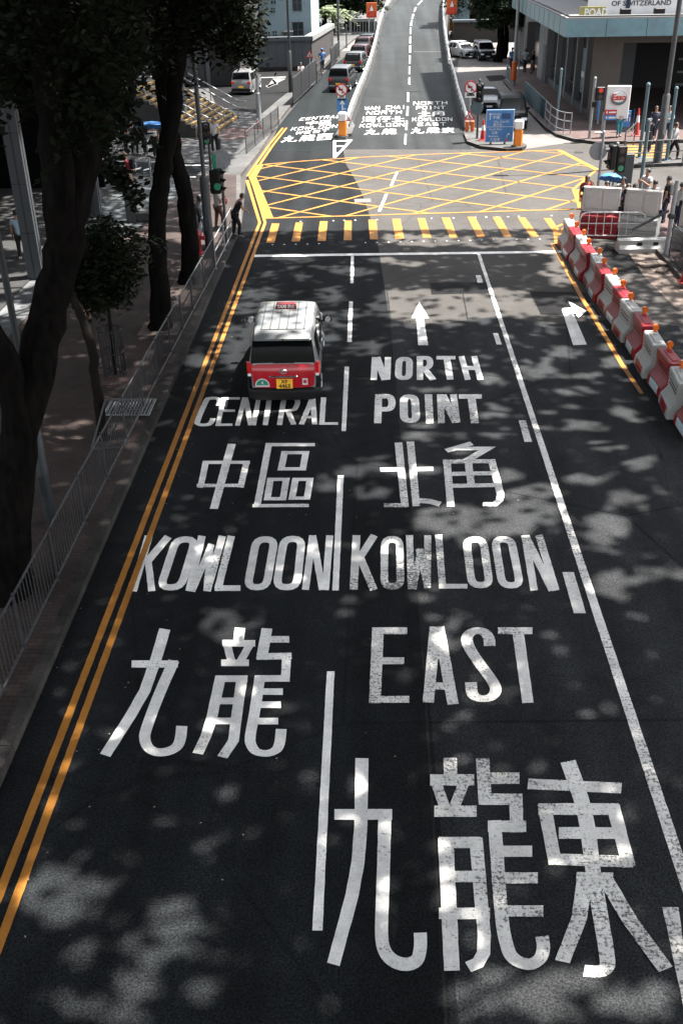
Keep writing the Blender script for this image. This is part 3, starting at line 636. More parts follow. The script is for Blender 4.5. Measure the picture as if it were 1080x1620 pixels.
# ================================================================== POLES, SIGNALS, SIGNS
def pole(name,label,cat,px,top,r=.05,base=None,z=None,mat='galv',lean=(0,0),group=None,r2=None,cap=True):
    """upright post: px foot pixel, top either height in m or ('y',row)"""
    z=PV if z is None else z; g=G(px[0],px[1],z); h=(HZ(g,top[1]) if isinstance(top,tuple) else top+z)-z
    t=thing(name,label,cat,(g.x,g.y,z),0,group); mb=MB(); b0=base[1] if base else 0
    mb.tube([(0,0,b0),(lean[0],lean[1],h)],[r,r2 or r],10); 
    if cap: mb.ball((lean[0],lean[1],h),(r2 or r)*1.25,8,4)
    mb.build('shaft',mat,t,smooth=True)
    if base:
        m2=MB(); m2.tube([(0,0,-.02),(0,0,base[1]*.97),(0,0,base[1])],[base[0],base[0],r],12); m2.tube([(0,0,-.02),(0,0,.05)],base[0]*1.25,12); m2.build('base_sleeve',mat,t,smooth=True)
        m3=MB(); m3.box((base[0]*.0,-base[0]-.003,base[1]*.35),(base[0]*.9,.012,.42)); m3.build('access_door',mat,t)
    else:
        m2=MB(); m2.cyl((0,0,-.02),r*2.2,.04,10); m2.build('foot_plate',mat,t)
    return t,g,h
def lamp_head(t,h,dx,dy=0,mat='galv'):
    mb=MB(); mb.tube([(0,0,h-.1),(dx*.3,dy*.3,h+.35),(dx,dy,h+.5)],[.05,.045,.04],8); mb.build('lamp_arm',mat,t,smooth=True)
    mb=MB(); mb.box((dx*1.15,dy*1.15,h+.5),(.7,.3,.14),math.atan2(dy,dx),.05); mb.build('lamp_head','grey_paint',t)
pm('lamp_dark',(.013,.017,.019),.5,0,.15,5)
t,g,h=pole('street_lamp','dark street lamp post with a thick base beside the near guardrail','street lamp',(82,824),11.,.06,(.115,2.3),mat='lamp_dark'); lamp_head(t,h,2.,.2)
mb=MB(); mb.box((.0,-.16,2.55),(.16,.012,.36)); o=mb.build('number_plate','sign_white',t); mb=MB()
text_mb(mb,'8',.13,face_to((0,-.168,2.66))); text_mb(mb,'5',.13,face_to((0,-.168,2.54))); text_mb(mb,'2',.13,face_to((0,-.168,2.42))); mb.build('numerals','ink_black',o)
t,g,h=pole('street_lamp','dark street lamp post with thick base beside the fire hydrant','street lamp',(332,394),11.,.07,(.155,2.5),mat='grey_paint'); lamp_head(t,h,2.)
t,g,h=pole('street_lamp','pale grey street lamp post carrying a red triangle by the slip road','street lamp',(410,193),11.5,.09,(.14,1.6),mat='galv'); lamp_head(t,h,2.)
t,g,h=pole('street_lamp','thin black street lamp post standing between parking lot and slip road','street lamp',(460,146),12,.08,(.14,2.6),mat='dark_metal'); lamp_head(t,h,1.5)
t,g,h=pole('street_lamp','tall grey pole beside the brick retaining wall','street lamp',(535.5,82),12,.1,mat='galv_dull'); lamp_head(t,h,1.5)
t,g,h=pole('street_lamp','far tall pole with an orange wrap near its foot beside the right pavement','street lamp',(811,134),12,.11,(.15,1.2),mat='galv'); lamp_head(t,h,-1.5)
mb=MB(); mb.tube([(0,0,.3),(0,0,1.5)],[.19,.18],10); mb.build('orange_wrap','sign_orange',t)
t,g,h=pole('street_lamp','tall leaning grey street lamp post in front of the petrol station','street lamp',(1039,257),12,.11,(.17,3.0),mat='galv_dull'); lamp_head(t,h,-1.8)
pole('sign_post','slim teal bare post beside the curved railing','post',(879,206),('y',110),.065,mat='teal_paint')
pole('sign_post','bare grey post left of the tall lamp by the yellow crossing','post',(1010,249),('y',134),.085,mat='teal_paint')
pole('sign_post','bare grey post right of the tall lamp by the yellow crossing','post',(1053,254),('y',140),.08,mat='teal_paint')
pole('sign_post','bare grey post rising from the crowd behind the hoardings','post',(1009,318),('y',191),.075,mat='teal_paint')
pole('sign_post','short thin post between the no-turn sign and the trees','post',(548,76),('y',40),.06,z=0,mat='galv_dull')
pole('sign_post','thin white post with a box head by the far right kerb','post',(819,122),('y',80),.05)
def sig_head(t,x,y,z,h,ang,aspects=3,lit=None,visor=1,w_=.32):
    """signal head: box, hoods and lenses facing the direction ang (0 = towards the viewer)"""
    M=Matrix.Translation((x,y,z))@Matrix.Rotation(ang,4,'Z')
    mb=MB(M); mb.box((0,0,h/2),(w_,.22,h),0,.03); o=mb.build('signal_head','black_plastic',t)
    for k in range(aspects):
        zc=h*(k+.5)/aspects; r=min(w_*.3,h/aspects*.36)
        if visor:
            v=MB(M); n=10; A=[];B=[]
            for i in range(n+1):
                q=math.pi*(-.12+1.24*i/n); A.append((r*1.12*math.cos(q),-.1,zc+r*1.12*math.sin(q))); B.append((r*1.12*math.cos(q),-.1-.24*(.35+.65*max(0,math.sin(q))),zc+r*1.12*math.sin(q)-.03))
            v.loft([A,B],cap=False,closed=False); v.build('visor','black_plastic',o)
        l=MB(M); l.tube([(0,-.1,zc),(0,-.118,zc)],r,14); mm='lens_off'
        if lit and lit[0]==k: mm=lit[1]
        l.build('lens',mm,o)
    return o
t,g,h=pole('traffic_signal','traffic signal with a grey round disc above a green light at the near left crossing','traffic signal',(359,384),('y',222),.055,mat='galv_dull')
zt=HZ(g,265); zb=HZ(g,303); sig_head(t,-.12,-.2,zb-PV,zt-zb,R_(65),3,None,1,.36)
mb=MB(); mb.box((-.2,-.34,(zt+zb)/2-PV),(.36,.1,zt-zb),0,.03); o=mb.build('crossing_signal','black_plastic',t); mb=MB(); mb.tube([(-.13,-.38,zb-PV+.25),(-.13,-.41,zb-PV+.25)],.12,14); mb.build('lens','green_light',o)
zc=HZ(g,251.5)-PV; mb=MB(); mb.disc((.02,-.12,zc),.34,(0.25,-1,-.1),.02,28); mb.build('round_disc','galv',t,smooth=True)
mb=MB(); mb.box((-.2,-.2,zc-.05),(.13,.05,.5)); mb.build('green_strip','sign_green',t)
t,g,h=pole('traffic_signal','slim traffic signal with a black head behind the left crossing','traffic signal',(336,299),('y',192),.05,mat='dark_metal')
zt=HZ(g,192)-PV; zb=HZ(g,227)-PV; sig_head(t,-.05,-.15,zb,zt-zb,R_(10),3,(0,'green_light'),1,.36)
t,g,h=pole('traffic_signal','black traffic signal on the right traffic island behind the blue direction sign','traffic signal',(754,219),('y',127),.06,mat='galv_dull')
zt=HZ(g,131)-PV; zb=HZ(g,161)-PV; sig_head(t,.02,-.16,zb,zt-zb,R_(-25),3,None,1,.36)
zc=HZ(g,170)-PV; mb=MB(); mb.disc((-.1,-.1,zc),.34,(-.2,-1,0),.02,24); mb.build('round_disc','teal_paint',t,smooth=True)
t,g,h=pole('traffic_signal','traffic signal showing a red light beside the petrol sign','traffic signal',(931,219),('y',124),.07,mat='galv')
zt=HZ(g,137)-PV; zb=HZ(g,158)-PV; sig_head(t,.3,-.1,zb,zt-zb,R_(8),2,(1,'red_light'),0,.45)
mb=MB(); mb.box((.06,-.08,HZ(g,165)-PV),(.22,.14,.25)); mb.build('push_button_box','black_plastic',t)
# twin signal cluster behind the hoardings
t,g,h=pole('traffic_signal','traffic signal with hooded black heads and a white disc above the waiting crowd','traffic signal',(942,322),('y',209),.05,mat='galv')
zc=HZ(g,240)-PV; mb=MB(); mb.disc((-.12,.1,zc),.34,(-.2,-1,.0),.02,26); mb.build('round_disc','galv',t,smooth=True)
zt=HZ(g,229)-PV; zb=HZ(g,268)-PV; sig_head(t,.42,.05,zb,zt-zb,R_(-80),2,None,1,.4)
mb=MB(); mb.tube([(0,0,h-.02),(-.35,0,h-.02)],.03,6); mb.build('cross_arm','galv',t)
t,g,h=pole('traffic_signal','traffic signal with a tall black head and a green lamp above the waiting crowd','traffic signal',(965.5,320),('y',227),.05,mat='galv')
zt=HZ(g,230)-PV; zb=HZ(g,272)-PV; sig_head(t,.18,-.06,zb,zt-zb,R_(5),3,(0,'green_light'),0,.38)
def tri_sign(t,x,z,s,y=-.08,red='sign_red'):
    mb=MB(); h=s*.87; P=[(x-s/2,z),(x+s/2,z),(x,z+h)]
    mb.add([(p[0],y,p[1]) for p in P]+[(p[0],y+.02,p[1]) for p in P],[(0,1,2),(5,4,3),(0,3,4,1),(1,4,5,2),(2,5,3,0)]); o=mb.build('warning_triangle',red,t)
    mb=MB(); k=.62; cz=z+h*.36; Q=[(x+(p[0]-x)*k,cz+(p[1]-cz)*k) for p in P]; mb.add([(p[0],y-.006,p[1]) for p in Q]+[(p[0],y,p[1]) for p in Q],[(0,1,2),(0,3,4,1),(1,4,5,2),(2,5,3,0)]); mb.build('white_field','sign_white',o)
    mb=MB(); mb.box((x-.01*s,y-.012,z+h*.36),(s*.1,.008,s*.3)); mb.box((x+s*.07,y-.012,z+h*.24),(s*.16,.008,s*.1)); mb.build('symbol','ink_black',o)
def noturn(t,z,r,y=-.09):
    mb=MB(); mb.disc((0,y,z),r,(0,-1,0),.02,28); o=mb.build('red_ring','sign_red',t); mb=MB(); mb.disc((0,y-.008,z),r*.8,(0,-1,0),.02,28); mb.build('white_field','sign_white',o)
    mb=MB(); P=[(r*.12,-r*.5),(r*.12,0),(-r*.2,r*.12)]
    for (a,b),(c,d) in zip(P[:-1],P[1:]): mb.box(((a+c)/2,y-.022,z+(b+d)/2),(abs(a-c)+r*.16,.008,abs(b-d)+r*.16))
    mb.add([(-r*.15,y-.026,z+r*.42),(-r*.6,y-.026,z+r*.12),(-r*.15,y-.026,z-r*.18)],[(0,1,2)]); mb.build('arrow','ink_black',o)
    mb=MB(); a=math.pi/4; c,s=math.cos(a),math.sin(a); hw=r*.085; L=r*.86
    v=[(-L*c-hw*s,-(-L*s)-hw*c),(L*c-hw*s,-(L*s)-hw*c),(L*c+hw*s,-(L*s)+hw*c),(-L*c+hw*s,-(-L*s)+hw*c)]; mb.add([(p[0],y-.03,z+p[1]) for p in v],[(0,1,2,3)]); mb.build('slash','sign_red',o)
t,g,h=pole('road_sign','no left turn sign over a small blue plate on the flyover nose','road sign',(541,203),('y',134),.04,mat='galv')
noturn(t,HZ(g,142)-PV,.33); z1=HZ(g,154.5)-PV; mb=MB(); mb.box((0,-.09,z1),(.42,.02,.24)); o=mb.build('plate','sign_white',t); mb=MB(); mb.box((0,-.103,z1+.04),(.3,.006,.05)); mb.box((0,-.103,z1-.05),(.24,.006,.05)); mb.build('lettering','ink_black',o)
z1=HZ(g,166.5)-PV; mb=MB(); mb.box((0.03,-.09,z1),(.58,.02,.78),0,.02); o=mb.build('blue_plate','sign_blue',t); mb=MB(); mb.box((0.03,-.105,z1-.1),(.07,.01,.4)); mb.add([(-.12,-.11,z1+.06),(.18,-.11,z1+.06),(.03,-.11,z1+.28)],[(0,1,2)]); mb.box((.15,-.105,z1-.18),(.16,.01,.05)); mb.build('arrow','sign_white',o)
t,g,h=pole('road_sign','no left turn sign above a red triangle at the right railing end','road sign',(741,206),('y',133),.045,mat='galv')
noturn(t,HZ(g,138)-PV,.34); z1=HZ(g,150)-PV; mb=MB(); mb.box((0,-.09,z1),(.58,.02,.26)); o=mb.build('plate','sign_white',t); mb=MB(); mb.box((0,-.103,z1),(.42,.006,.09)); mb.build('lettering','ink_black',o)
tri_sign(t,0,HZ(g,189)-PV,.58,-.11); z1=HZ(g,195)-PV; mb=MB(); mb.box((0,-.1,z1),(.5,.02,.38)); o=mb.build('plate','sign_white',t); mb=MB(); mb.box((0,-.114,z1),(.3,.006,.2)); mb.build('panel','teal_paint',o)
t,g,h=pole('road_sign','red bordered warning triangle low on the flyover nose railing','road sign',(548,208),('y',178),.03,mat='galv'); tri_sign(t,0,HZ(g,191)-PV,.48)
t,g,h=pole('road_sign','red bordered warning triangle on a grey post beside the slip road fence','road sign',(408.5,212),('y',189),.035,mat='galv'); tri_sign(t,0,HZ(g,203.5)-PV,.52)
t,g,h=pole('road_sign','small warning triangle on a thin post in front of the wall panels','road sign',(490.5,122),('y',83),.04,mat='galv'); tri_sign(t,0,HZ(g,91)-PV,.6)
t,g,h=pole('street_name_sign','small white street name plate on a thin post behind the side street','street sign',(239,280),('y',210),.035,mat='galv'); z1=HZ(g,212.5)-PV
mb=MB(); mb.box((.1,-.05,z1),(.72,.03,.27)); o=mb.build('name_plate','sign_white',t); mb=MB(); mb.box((.1,-.068,z1+.05),(.5,.006,.06)); mb.box((.1,-.068,z1-.06),(.42,.006,.05)); mb.build('lettering','ink_black',o)
# orange height-warning signs beside the ramp crest
for label,px,yt,yb,w_ in (('orange warning board with a white triangle left of the flyover crest',(587.5,62),4,28,.0),('orange warning board with a white triangle right of the flyover crest',(712.5,62),-4,23,.0)):
    g=G(*px); t=thing('warning_board',label,'sign',(g.x,g.y,0)); zt,zb=HZ(g,yt),HZ(g,yb); W=16.5*(Vector((g.x,g.y,zb))-CP).dot(CF)/FOC
    mb=MB(); mb.tube([(-W*.25,.06,0),(-W*.25,.06,zt-.1)],.07,8); mb.tube([(W*.25,.06,0),(W*.25,.06,zt-.1)],.07,8); mb.build('leg','galv',t)
    mb=MB(); mb.box((0,0,(zt+zb)/2),(W,.05,zt-zb),0,.02); o=mb.build('board','sign_orange',t)
    H=zt-zb; mb=MB(); mb.add([(-W*.3,-.03,zb+H*.42),(W*.3,-.03,zb+H*.42),(0,-.03,zb+H*.92)],[(0,1,2)]); mb.build('red_triangle','sign_red',o)
    mb=MB(); mb.add([(-W*.2,-.036,zb+H*.46),(W*.2,-.036,zb+H*.46),(0,-.036,zb+H*.82)],[(0,1,2)]); mb.build('white_field','sign_white',o)
    mb=MB(); mb.box((0,-.03,zb+H*.2),(W*.84,.012,H*.32)); mb.build('red_panel','sign_red',o)
    mb=MB(); mb.box((0,-.042,zb+H*.24),(W*.6,.006,H*.05)); mb.box((0,-.042,zb+H*.14),(W*.5,.006,H*.05)); mb.build('text_lines','sign_orange',o)
pm('cloth_navy_sign',(.01,.04,.12),.5)
# big blue direction sign on the right island
g=G(788,228,PV); t=thing('direction_sign','large blue direction sign with white lettering and arrows on the right island','direction sign',(g.x,g.y,PV))
zt,zb=HZ(g,173)-PV,HZ(g,225)-PV; W=44*(Vector(g)-CP).dot(CF)/FOC; H=zt-zb
for sx in (-.28,.22):
    mb=MB(); mb.tube([(W*sx,.06,0),(W*sx,.06,zt*.9)],.05,8); mb.build('leg','dark_metal',t)
mb=MB(); mb.box((0,0,(zt+zb)/2),(W,.06,H),0,.02); o=mb.build('board','sign_blue',t)
mb=MB(); f=lambda u,v:(W*(u-.5),-.036,zb+H*(1-v))
def rule(u0,u1,v,th=.012): a=f((u0+u1)/2,v); mb.box(a,((u1-u0)*W,.008,th*H))
rule(.02,.98,.015);rule(.02,.98,.985);rule(.02,.98,.525)
for u in (.015,.985): a=f(u,.5); mb.box(a,(.012*W,.008,.97*H))
a=f(.15,.24); mb.box(a,(.025*W,.008,.14*H)); a=f(.15,.16); mb.add([(a[0]-.05*W,-.041,a[2]),(a[0]+.05*W,-.041,a[2]),(a[0],-.041,a[2]+.07*H)],[(0,1,2)])
for s,u,v,sz in (('Central',.36,.14,.09),('中環',.36,.25,.11),('Wan Chai (N)',.55,.37,.085),('灣仔北',.42,.47,.1),('North Point',.36,.6,.085),('北角',.33,.71,.1),('Kowloon',.3,.81,.085),('九龍東',.36,.92,.11)):
    text_mb(mb,s,sz*H,face_to(f(u,v)))
a=f(.78,.8); mb.box(a,(.02*W,.008,.1*H)); mb.add([(a[0]+.0*W,-.041,a[2]+.04*H),(a[0]+.09*W,-.041,a[2]+.02*H),(a[0]+.07*W,-.041,a[2]+.1*H)],[(0,1,2)])
mb.build('lettering','sign_white',o)
mb=MB(); a=f(.72,.2); mb.box(a,(.32*W,.012,.17*H)); mb.build('dark_panel','cloth_navy_sign',o)
mb=MB(); a=f(.76,.92); mb.disc(a,.045*W,(0,-1,0),.02,16); mb.build('round_mark','sign_orange',o)
def bollard(label,px,h):
    g=G(*px,PV); t=thing('keep_left_bollard',label,'bollard',(g.x,g.y,PV),0,'yellow bollards at the flyover noses')
    mb=MB(); mb.box((0,0,h*.32),(.42,.32,h*.64),0,.06); mb.build('body','bollard_yellow',t); mb=MB(); mb.box((0,0,h*.81),(.46,.36,h*.36),0,.07); mb.build('cap','sign_white',t)
    mb=MB(); mb.box((0,0,.03),(.6,.5,.06),0,.02); mb.build('base','dark_metal',t)
bollard('yellow bollard with a white cap below the no-turn sign on the left island',(542,216),1.25)
bollard('yellow bollard with a white cap right of the blue direction sign',(818,232),1.3)
def cone(label,px,h,z=PV,mats=('cone_red','sign_white')):
    g=G(*px,z); t=thing('traffic_cone',label,'traffic cone',(g.x,g.y,z),0,'traffic cones'); mb=MB(); mb.box((0,0,.025),(.4,.4,.05),0,.015); mb.build('base',mats[0],t)
    mb=MB(); mb.tube([(0,0,.05),(0,0,h)],[.15,.035],14); mb.build('body',mats[0],t,smooth=True)
    mb=MB(); mb.tube([(0,0,h*.5),(0,0,h*.75)],[.1,.068],14); mb.build('band',mats[1],t,smooth=True); return t
cone('red and white traffic cone just left of the blue direction sign',(763,222),1.0)
cone('red traffic cone standing by the foot of the striped staircase',(282,225),.9)
cone('tall red and white cone beside the blue price board',(1005,215),1.35)
cone('red traffic cone at the right edge by the roadworks fence',(1082,447),.85)
g=G(742,209,PV); t=thing('reflector_post','pair of orange reflector posts below the warning triangle','marker',(g.x,g.y,PV))
for sx in (-.14,.14):
    mb=MB(); mb.box((sx,0,.3),(.2,.1,.55),0,.03); mb.build('panel','sign_orange',t)
# fire hydrant
g=G(315,402,PV); t=thing('fire_hydrant','dark red fire hydrant on the left pavement beside the lamp post','fire hydrant',(g.x,g.y,PV))
mb=MB(); mb.tube([(0,0,0),(0,0,.06),(0,0,.07),(0,0,.62),(0,0,.66),(0,0,.72),(0,0,.8),(0,0,.86)],[.17,.17,.11,.11,.16,.16,.12,.03],14); mb.build('body','red_plastic',t,smooth=True)
for dx in (-1,1):
    mb=MB(); mb.tube([(0,0,.56),(dx*.2,0,.56)],.065,10); mb.tube([(dx*.2,0,.56),(dx*.25,0,.56)],.085,10); mb.build('outlet','red_plastic',t,smooth=True)
# stone seat block
g=G(210,350,PV); t=thing('stone_block','square grey stone block standing on the left forecourt','stone block',(g.x,g.y,PV)); mb=MB(); mb.box((0,0,.62),(.36,.4,1.24),0,.02); mb.build('upright','concrete_pave',t); mb=MB(); mb.box((.5,.3,.18),(.6,.9,.3),0,.02); mb.build('seat','concrete_pave',t)
# ================================================================== RAILINGS
def fence(name,label,pts,h,mat,z=PV,step=2.0,bar=.13,rb=.012,rp=.028,rails=(1.0,.07),mesh=None,cat='railing',postmat=None,solid=None):
    p0=Vector(pts[0]); t=thing(name,label,cat,(p0.x,p0.y,z)); L=[Vector((p[0]-p0.x,p[1]-p0.y,0)) for p in pts]
    spans=[]
    for a,b in zip(L[:-1],L[1:]):
        n=max(1,round((b-a).length/step))
        for k in range(n): spans.append((a.lerp(b,k/n),a.lerp(b,(k+1)/n)))
    ends=[s[0] for s in spans]+[spans[-1][1]]
    for a,b in spans:
        mb=MB(); u=(b-a).normalized(); A=a+u*.05; B=b-u*.05
        for r in rails: mb.tube([A+Vector((0,0,h*r if r<1 else h-.03)),B+Vector((0,0,h*r if r<1 else h-.03))],.02,6)
        if bar:
            n=int((B-A).length/bar)
            for k in range(1,n): q=A.lerp(B,k/n); mb.tube([(q.x,q.y,h*rails[-1]),(q.x,q.y,h-.03)],rb,4,cap=False)
        if solid:
            nn=Vector((-u.y,u.x,0))*.012; mb.prism([tuple((A+nn).xy),tuple((B+nn).xy),tuple((B-nn).xy),tuple((A-nn).xy)],h*.12,h*.94)
        mb.build('panel',mat,t)
    for p in ends:
        mb=MB(); mb.tube([(p.x,p.y,-.02),(p.x,p.y,h+.01)],rp,8); mb.cyl((p.x,p.y,-.02),rp*2.2,.035,8); mb.build('post',postmat or mat,t)
    return t
pm('rail_dark',(.03,.032,.035),.55,.2,.2,9)
fence('guardrail','long grey pedestrian guardrail along the left kerb',[(-5.42,6.5),(-5.4,16),(-5.3,23),(-5.2,28),(-5.12,32.2)],1.06,'rail_dark',rb=.009,rp=.026)
fence('guardrail','open three-bar end of the left kerb guardrail beside the leaning man',[(-5.12,32.3),(-5.06,36.6)],1.0,'galv',bar=0,rails=(1.0,.55,.1))
fence('guardrail','grey barred railing along the pavement opposite the flyover nose',[tuple(G(x,y,PV))[:2] for x,y in ((390,243),(441,199))],1.05,'galv_dull',bar=.16)
fence('guardrail','low dark solid barrier along the slip road pavement',[tuple(G(x,y,PV))[:2] for x,y in ((464,166),(500,131))],1.6,'dark_metal',bar=0,solid=True,step=3)
fence('guardrail','short barred railing beyond the dark slip road barrier',[tuple(G(x,y,PV))[:2] for x,y in ((501,130),(509,122))],1.2,'dark_metal',bar=.25)
fence('guardrail','far dark barrier beside the queue of cars',[tuple(G(x,y,PV))[:2] for x,y in ((523,107),(537,91))],1.4,'dark_metal',bar=0,solid=True,step=4)
fence('guardrail','curved grey-green railing along the right side road kerb',[tuple(G(x,y,PV))[:2] for x,y in ((829,158),(845,174),(860,190))],1.1,'teal_paint',bar=.1,rb=.03)
fence('guardrail','open barred railing curling round the right corner',[tuple(G(x,y,PV))[:2] for x,y in ((861,191),(868,200),(878,208),(890,212),(901,213))],1.1,'galv',bar=0,rails=(1.0,.6,.2),step=1.6)
fence('guardrail','brown two-bar railing on the island by the yellow crossing',[tuple(G(x,y,PV))[:2] for x,y in ((985,263),(1032,261),(1078,258),(1150,255))],1.1,'galv_dull',bar=0,rails=(1.0,.5),step=2.2)
fence('guardrail','brown two-bar railing behind the yellow crossing',[tuple(G(x,y,PV))[:2] for x,y in ((1001,229),(985,245))],1.05,'galv_dull',bar=0,rails=(1.0,.5),step=3)
fence('guardrail','low railing with an orange wrap beside the far right kerb',[tuple(G(x,y,PV))[:2] for x,y in ((800,126),(806,134))],1.0,'galv',bar=.2)
fence('guardrail','pedestrian railing in front of the stairs across the side street',[tuple(G(x,y,PV))[:2] for x,y in ((160,246),(215,247))],1.05,'galv_dull',bar=.14)
t=fence('guardrail','grey railing with mesh infill at the right edge of the roadworks',[(9.95,33.3),(9.95,30.2),(9.95,27)],1.1,'galv_dull',bar=.12)
# short panel standing inside the near guardrail and a hooped rail
g=G(212,640,PV); t=thing('slatted_grille','bright slatted grille plate lying behind the near guardrail','grille',(g.x-.1,g.y-.25,PV+.02)); mb=MB()
for k in range(14): mb.box((-.42+.075*k,0,.03),(.03,.85,.03))
mb.build('slats','galv',t); mb=MB(); mb.tube([(-.46,-.44,.03),(.6,-.44,.03),(.6,.44,.03),(-.46,.44,.03),(-.46,-.44,.03)],.02,6); mb.build('frame','galv',t)
g=G(140,720,PV); t=thing('hoop_rail','small square hoop rail joined to the near guardrail','railing',(-5.4,19.6,PV)); mb=MB(); mb.tube([(0,0,.95),(-.3,0,.95),(-.34,-.02,.9),(-.62,-.55,.05)],.022,6); mb.tube([(0,-.55,.1),(-.62,-.55,.05)],.022,6); mb.build('hoop','galv_dull',t)
# ================================================================== VEHICLES
def lerp(a,b,t): return a+(b-a)*t
def interp(tab,x):
    if x<=tab[0][0]: return tab[0][1]
    for (a,b),(c,d) in zip(tab[:-1],tab[1:]):
        if a<=x<=c: return lerp(b,d,(x-a)/(c-a) if c>a else 0)
    return tab[-1][1]
def car(label,cat,loc,rz,top,L,Wd,belt,paint,name='parked_car',group=None,wheel=(.31,.86,.80),roofin=.13,glass='glass_dark',side_glass=None,rear='tail_red',dark_low=True,detail=False,low=None):
    """vehicle facing +Y with its rear bumper at y=0; top = roofline table (y,z) from rear to nose"""
    t=thing(name,label,cat,loc,rz,group); hw=Wd/2; R=wheel[0]; ya=wheel[1]; yb=L-wheel[2]; H=max(z for y,z in top)
    ys=set(y for y,z in top)
    for k in range(int(L/.22)+1): ys.add(min(L,k*.22))
    for c in (ya,yb):
        for k in range(9): ys.add(c-(R+.06)*math.cos(math.pi*k/8))
    ys=sorted(y for y in ys if 0<=y<=L); ys=[y for i,y in enumerate(ys) if i==0 or y-ys[i-1]>.012]
    def zb(y):
        z=.2+.1*max(0,1-y/.3)*.6+.1*max(0,1-(L-y)/.35)*.6
        for c in (ya,yb):
            d=abs(y-c); r=R+.06
            if d<r: z=max(z,.31+math.sqrt(max(r*r-d*d,0))-.0)
        return z
    def plan(y):                            # plan outline: corners drawn in at both ends
        e=min(y,L-y); k=1-.10*max(0,1-e/.35)**2-.04*max(0,1-e/1.1); return hw*k
    def wtop(y,z): return plan(y)-max(0,(z-belt))/(H-belt)*roofin
    def ring(y):
        zt=interp(top,y); w0=plan(y); b=min(belt,zt-.07); z0=zb(y); ms=lerp(z0,b,.5); wt=wtop(y,zt); rr=min(.09,(zt-b)*.5+.02)
        half=[(w0*.86,z0),(w0*.975,z0+.04 if z0<.29 else z0+.001),(w0,ms),(w0*.992,b),(lerp(w0*.992,wt,.62),lerp(b,zt-rr,.62)),(wt,zt-rr),(wt-rr*.35,zt-rr*.3),(wt-rr*1.1,zt),(wt*.5,zt+.015),(0,zt+.02)]
        return [(-x,y,z) for x,z in half]+[(x,y,z) for x,z in reversed(half[:-1])]
    mb=MB(); rs=[ring(y) for y in ys]; mb.loft([list(reversed(r)) for r in rs],cap=True,closed=True)
    body=mb.build('body',paint,t,smooth=38)
    def sidepatch(y0,y1,f0,f1,nm,mat,off=.008,par=None,n=6,slant0=0,slant1=0):
        for s in (-1,1):
            g=MB(); lo=[];hi=[]
            for k in range(n+1):
                for lst,f,sl0,sl1 in ((lo,f0,0,0),(hi,f1,slant0,slant1)):
                    y=lerp(y0+sl0,y1+sl1,k/n); zt=interp(top,y); b=min(belt,zt-.07); rr=min(.09,(zt-b)*.5+.02); zz=lerp(b,zt-rr,f)
                    w0=plan(y)*.992; wt=wtop(y,zt); x=lerp(w0,wt,min(1,f))+off
                    lst.append((s*x,y,zz))
            g.loft([lo,hi] if s>0 else [hi,lo],cap=False,closed=False); g.build(nm,mat,par or t)
    return t,body,dict(top=top,plan=plan,wtop=wtop,belt=belt,L=L,hw=hw,H=H,ring=ring,zb=zb,side=sidepatch,R=R,ya=ya,yb=yb,roofin=roofin)
def wheels(t,i):
    for y in (i['ya'],i['yb']):
        for s in (-1,1):
            x=s*(i['hw']-.115); mb=MB(); w=.1
            mb.tube([(x-w,y,.31),(x-w*.9,y,.31),(x+w*.9,y,.31),(x+w,y,.31)],[i['R']*.9,i['R'],i['R'],i['R']*.9],20); o=mb.build('tyre','rubber',t,smooth=True)
            mb=MB(); mb.disc((x+s*w*.98,y,.31),i['R']*.64,(1,0,0),.03,16)
            for k in range(5): a=k*2*math.pi/5; mb.tube([(x+s*w*1.12,y,.31),(x+s*w*1.08,y+math.cos(a)*i['R']*.6,.31+math.sin(a)*i['R']*.6)],.03,6)
            mb.build('rim','rim',o,smooth=True)
    mb=MB(); mb.box((0,i['L']/2,.3),(i['hw']*1.5,i['L']*.9,.16)); mb.build('underbody','black_plastic',t)
def slope_patch(t,i,y0,y1,x0,x1,nm,mat,off=.01,n=5,par=None):
    """pane lying on the rear or front slope of the roofline between two stations"""
    mb=MB(); A=[]
    for k in range(n+1):
        y=lerp(y0,y1,k/n); z=interp(i['top'],y); e=.02; tz=(interp(i['top'],y+e)-interp(i['top'],y-e)); tv=Vector((0,2*e,tz)).normalized(); nv=Vector((0,-tv.z,tv.y)); w=lerp(x0,x1,k/n)
        A.append([tuple(Vector((x,y,z+.018*(1-abs(x)/w*.8)))+nv*off) for x in (-w,-w*.5,0,w*.5,w)])
    if y1>y0: A=[list(r) for r in A]
    mb.loft(A,cap=False,closed=False); return mb.build(nm,mat,par or t,smooth=True)
def end_box(t,y,cx,cz,w,h,nm,mat,d=.03,both=True,bev=.0):
    o=None
    for s in ((-1,1) if both else (1,)):
        mb=MB(); mb.box((s*cx,y,cz),(w,d,h),0,bev); o=mb.build(nm,mat,t)
    return o
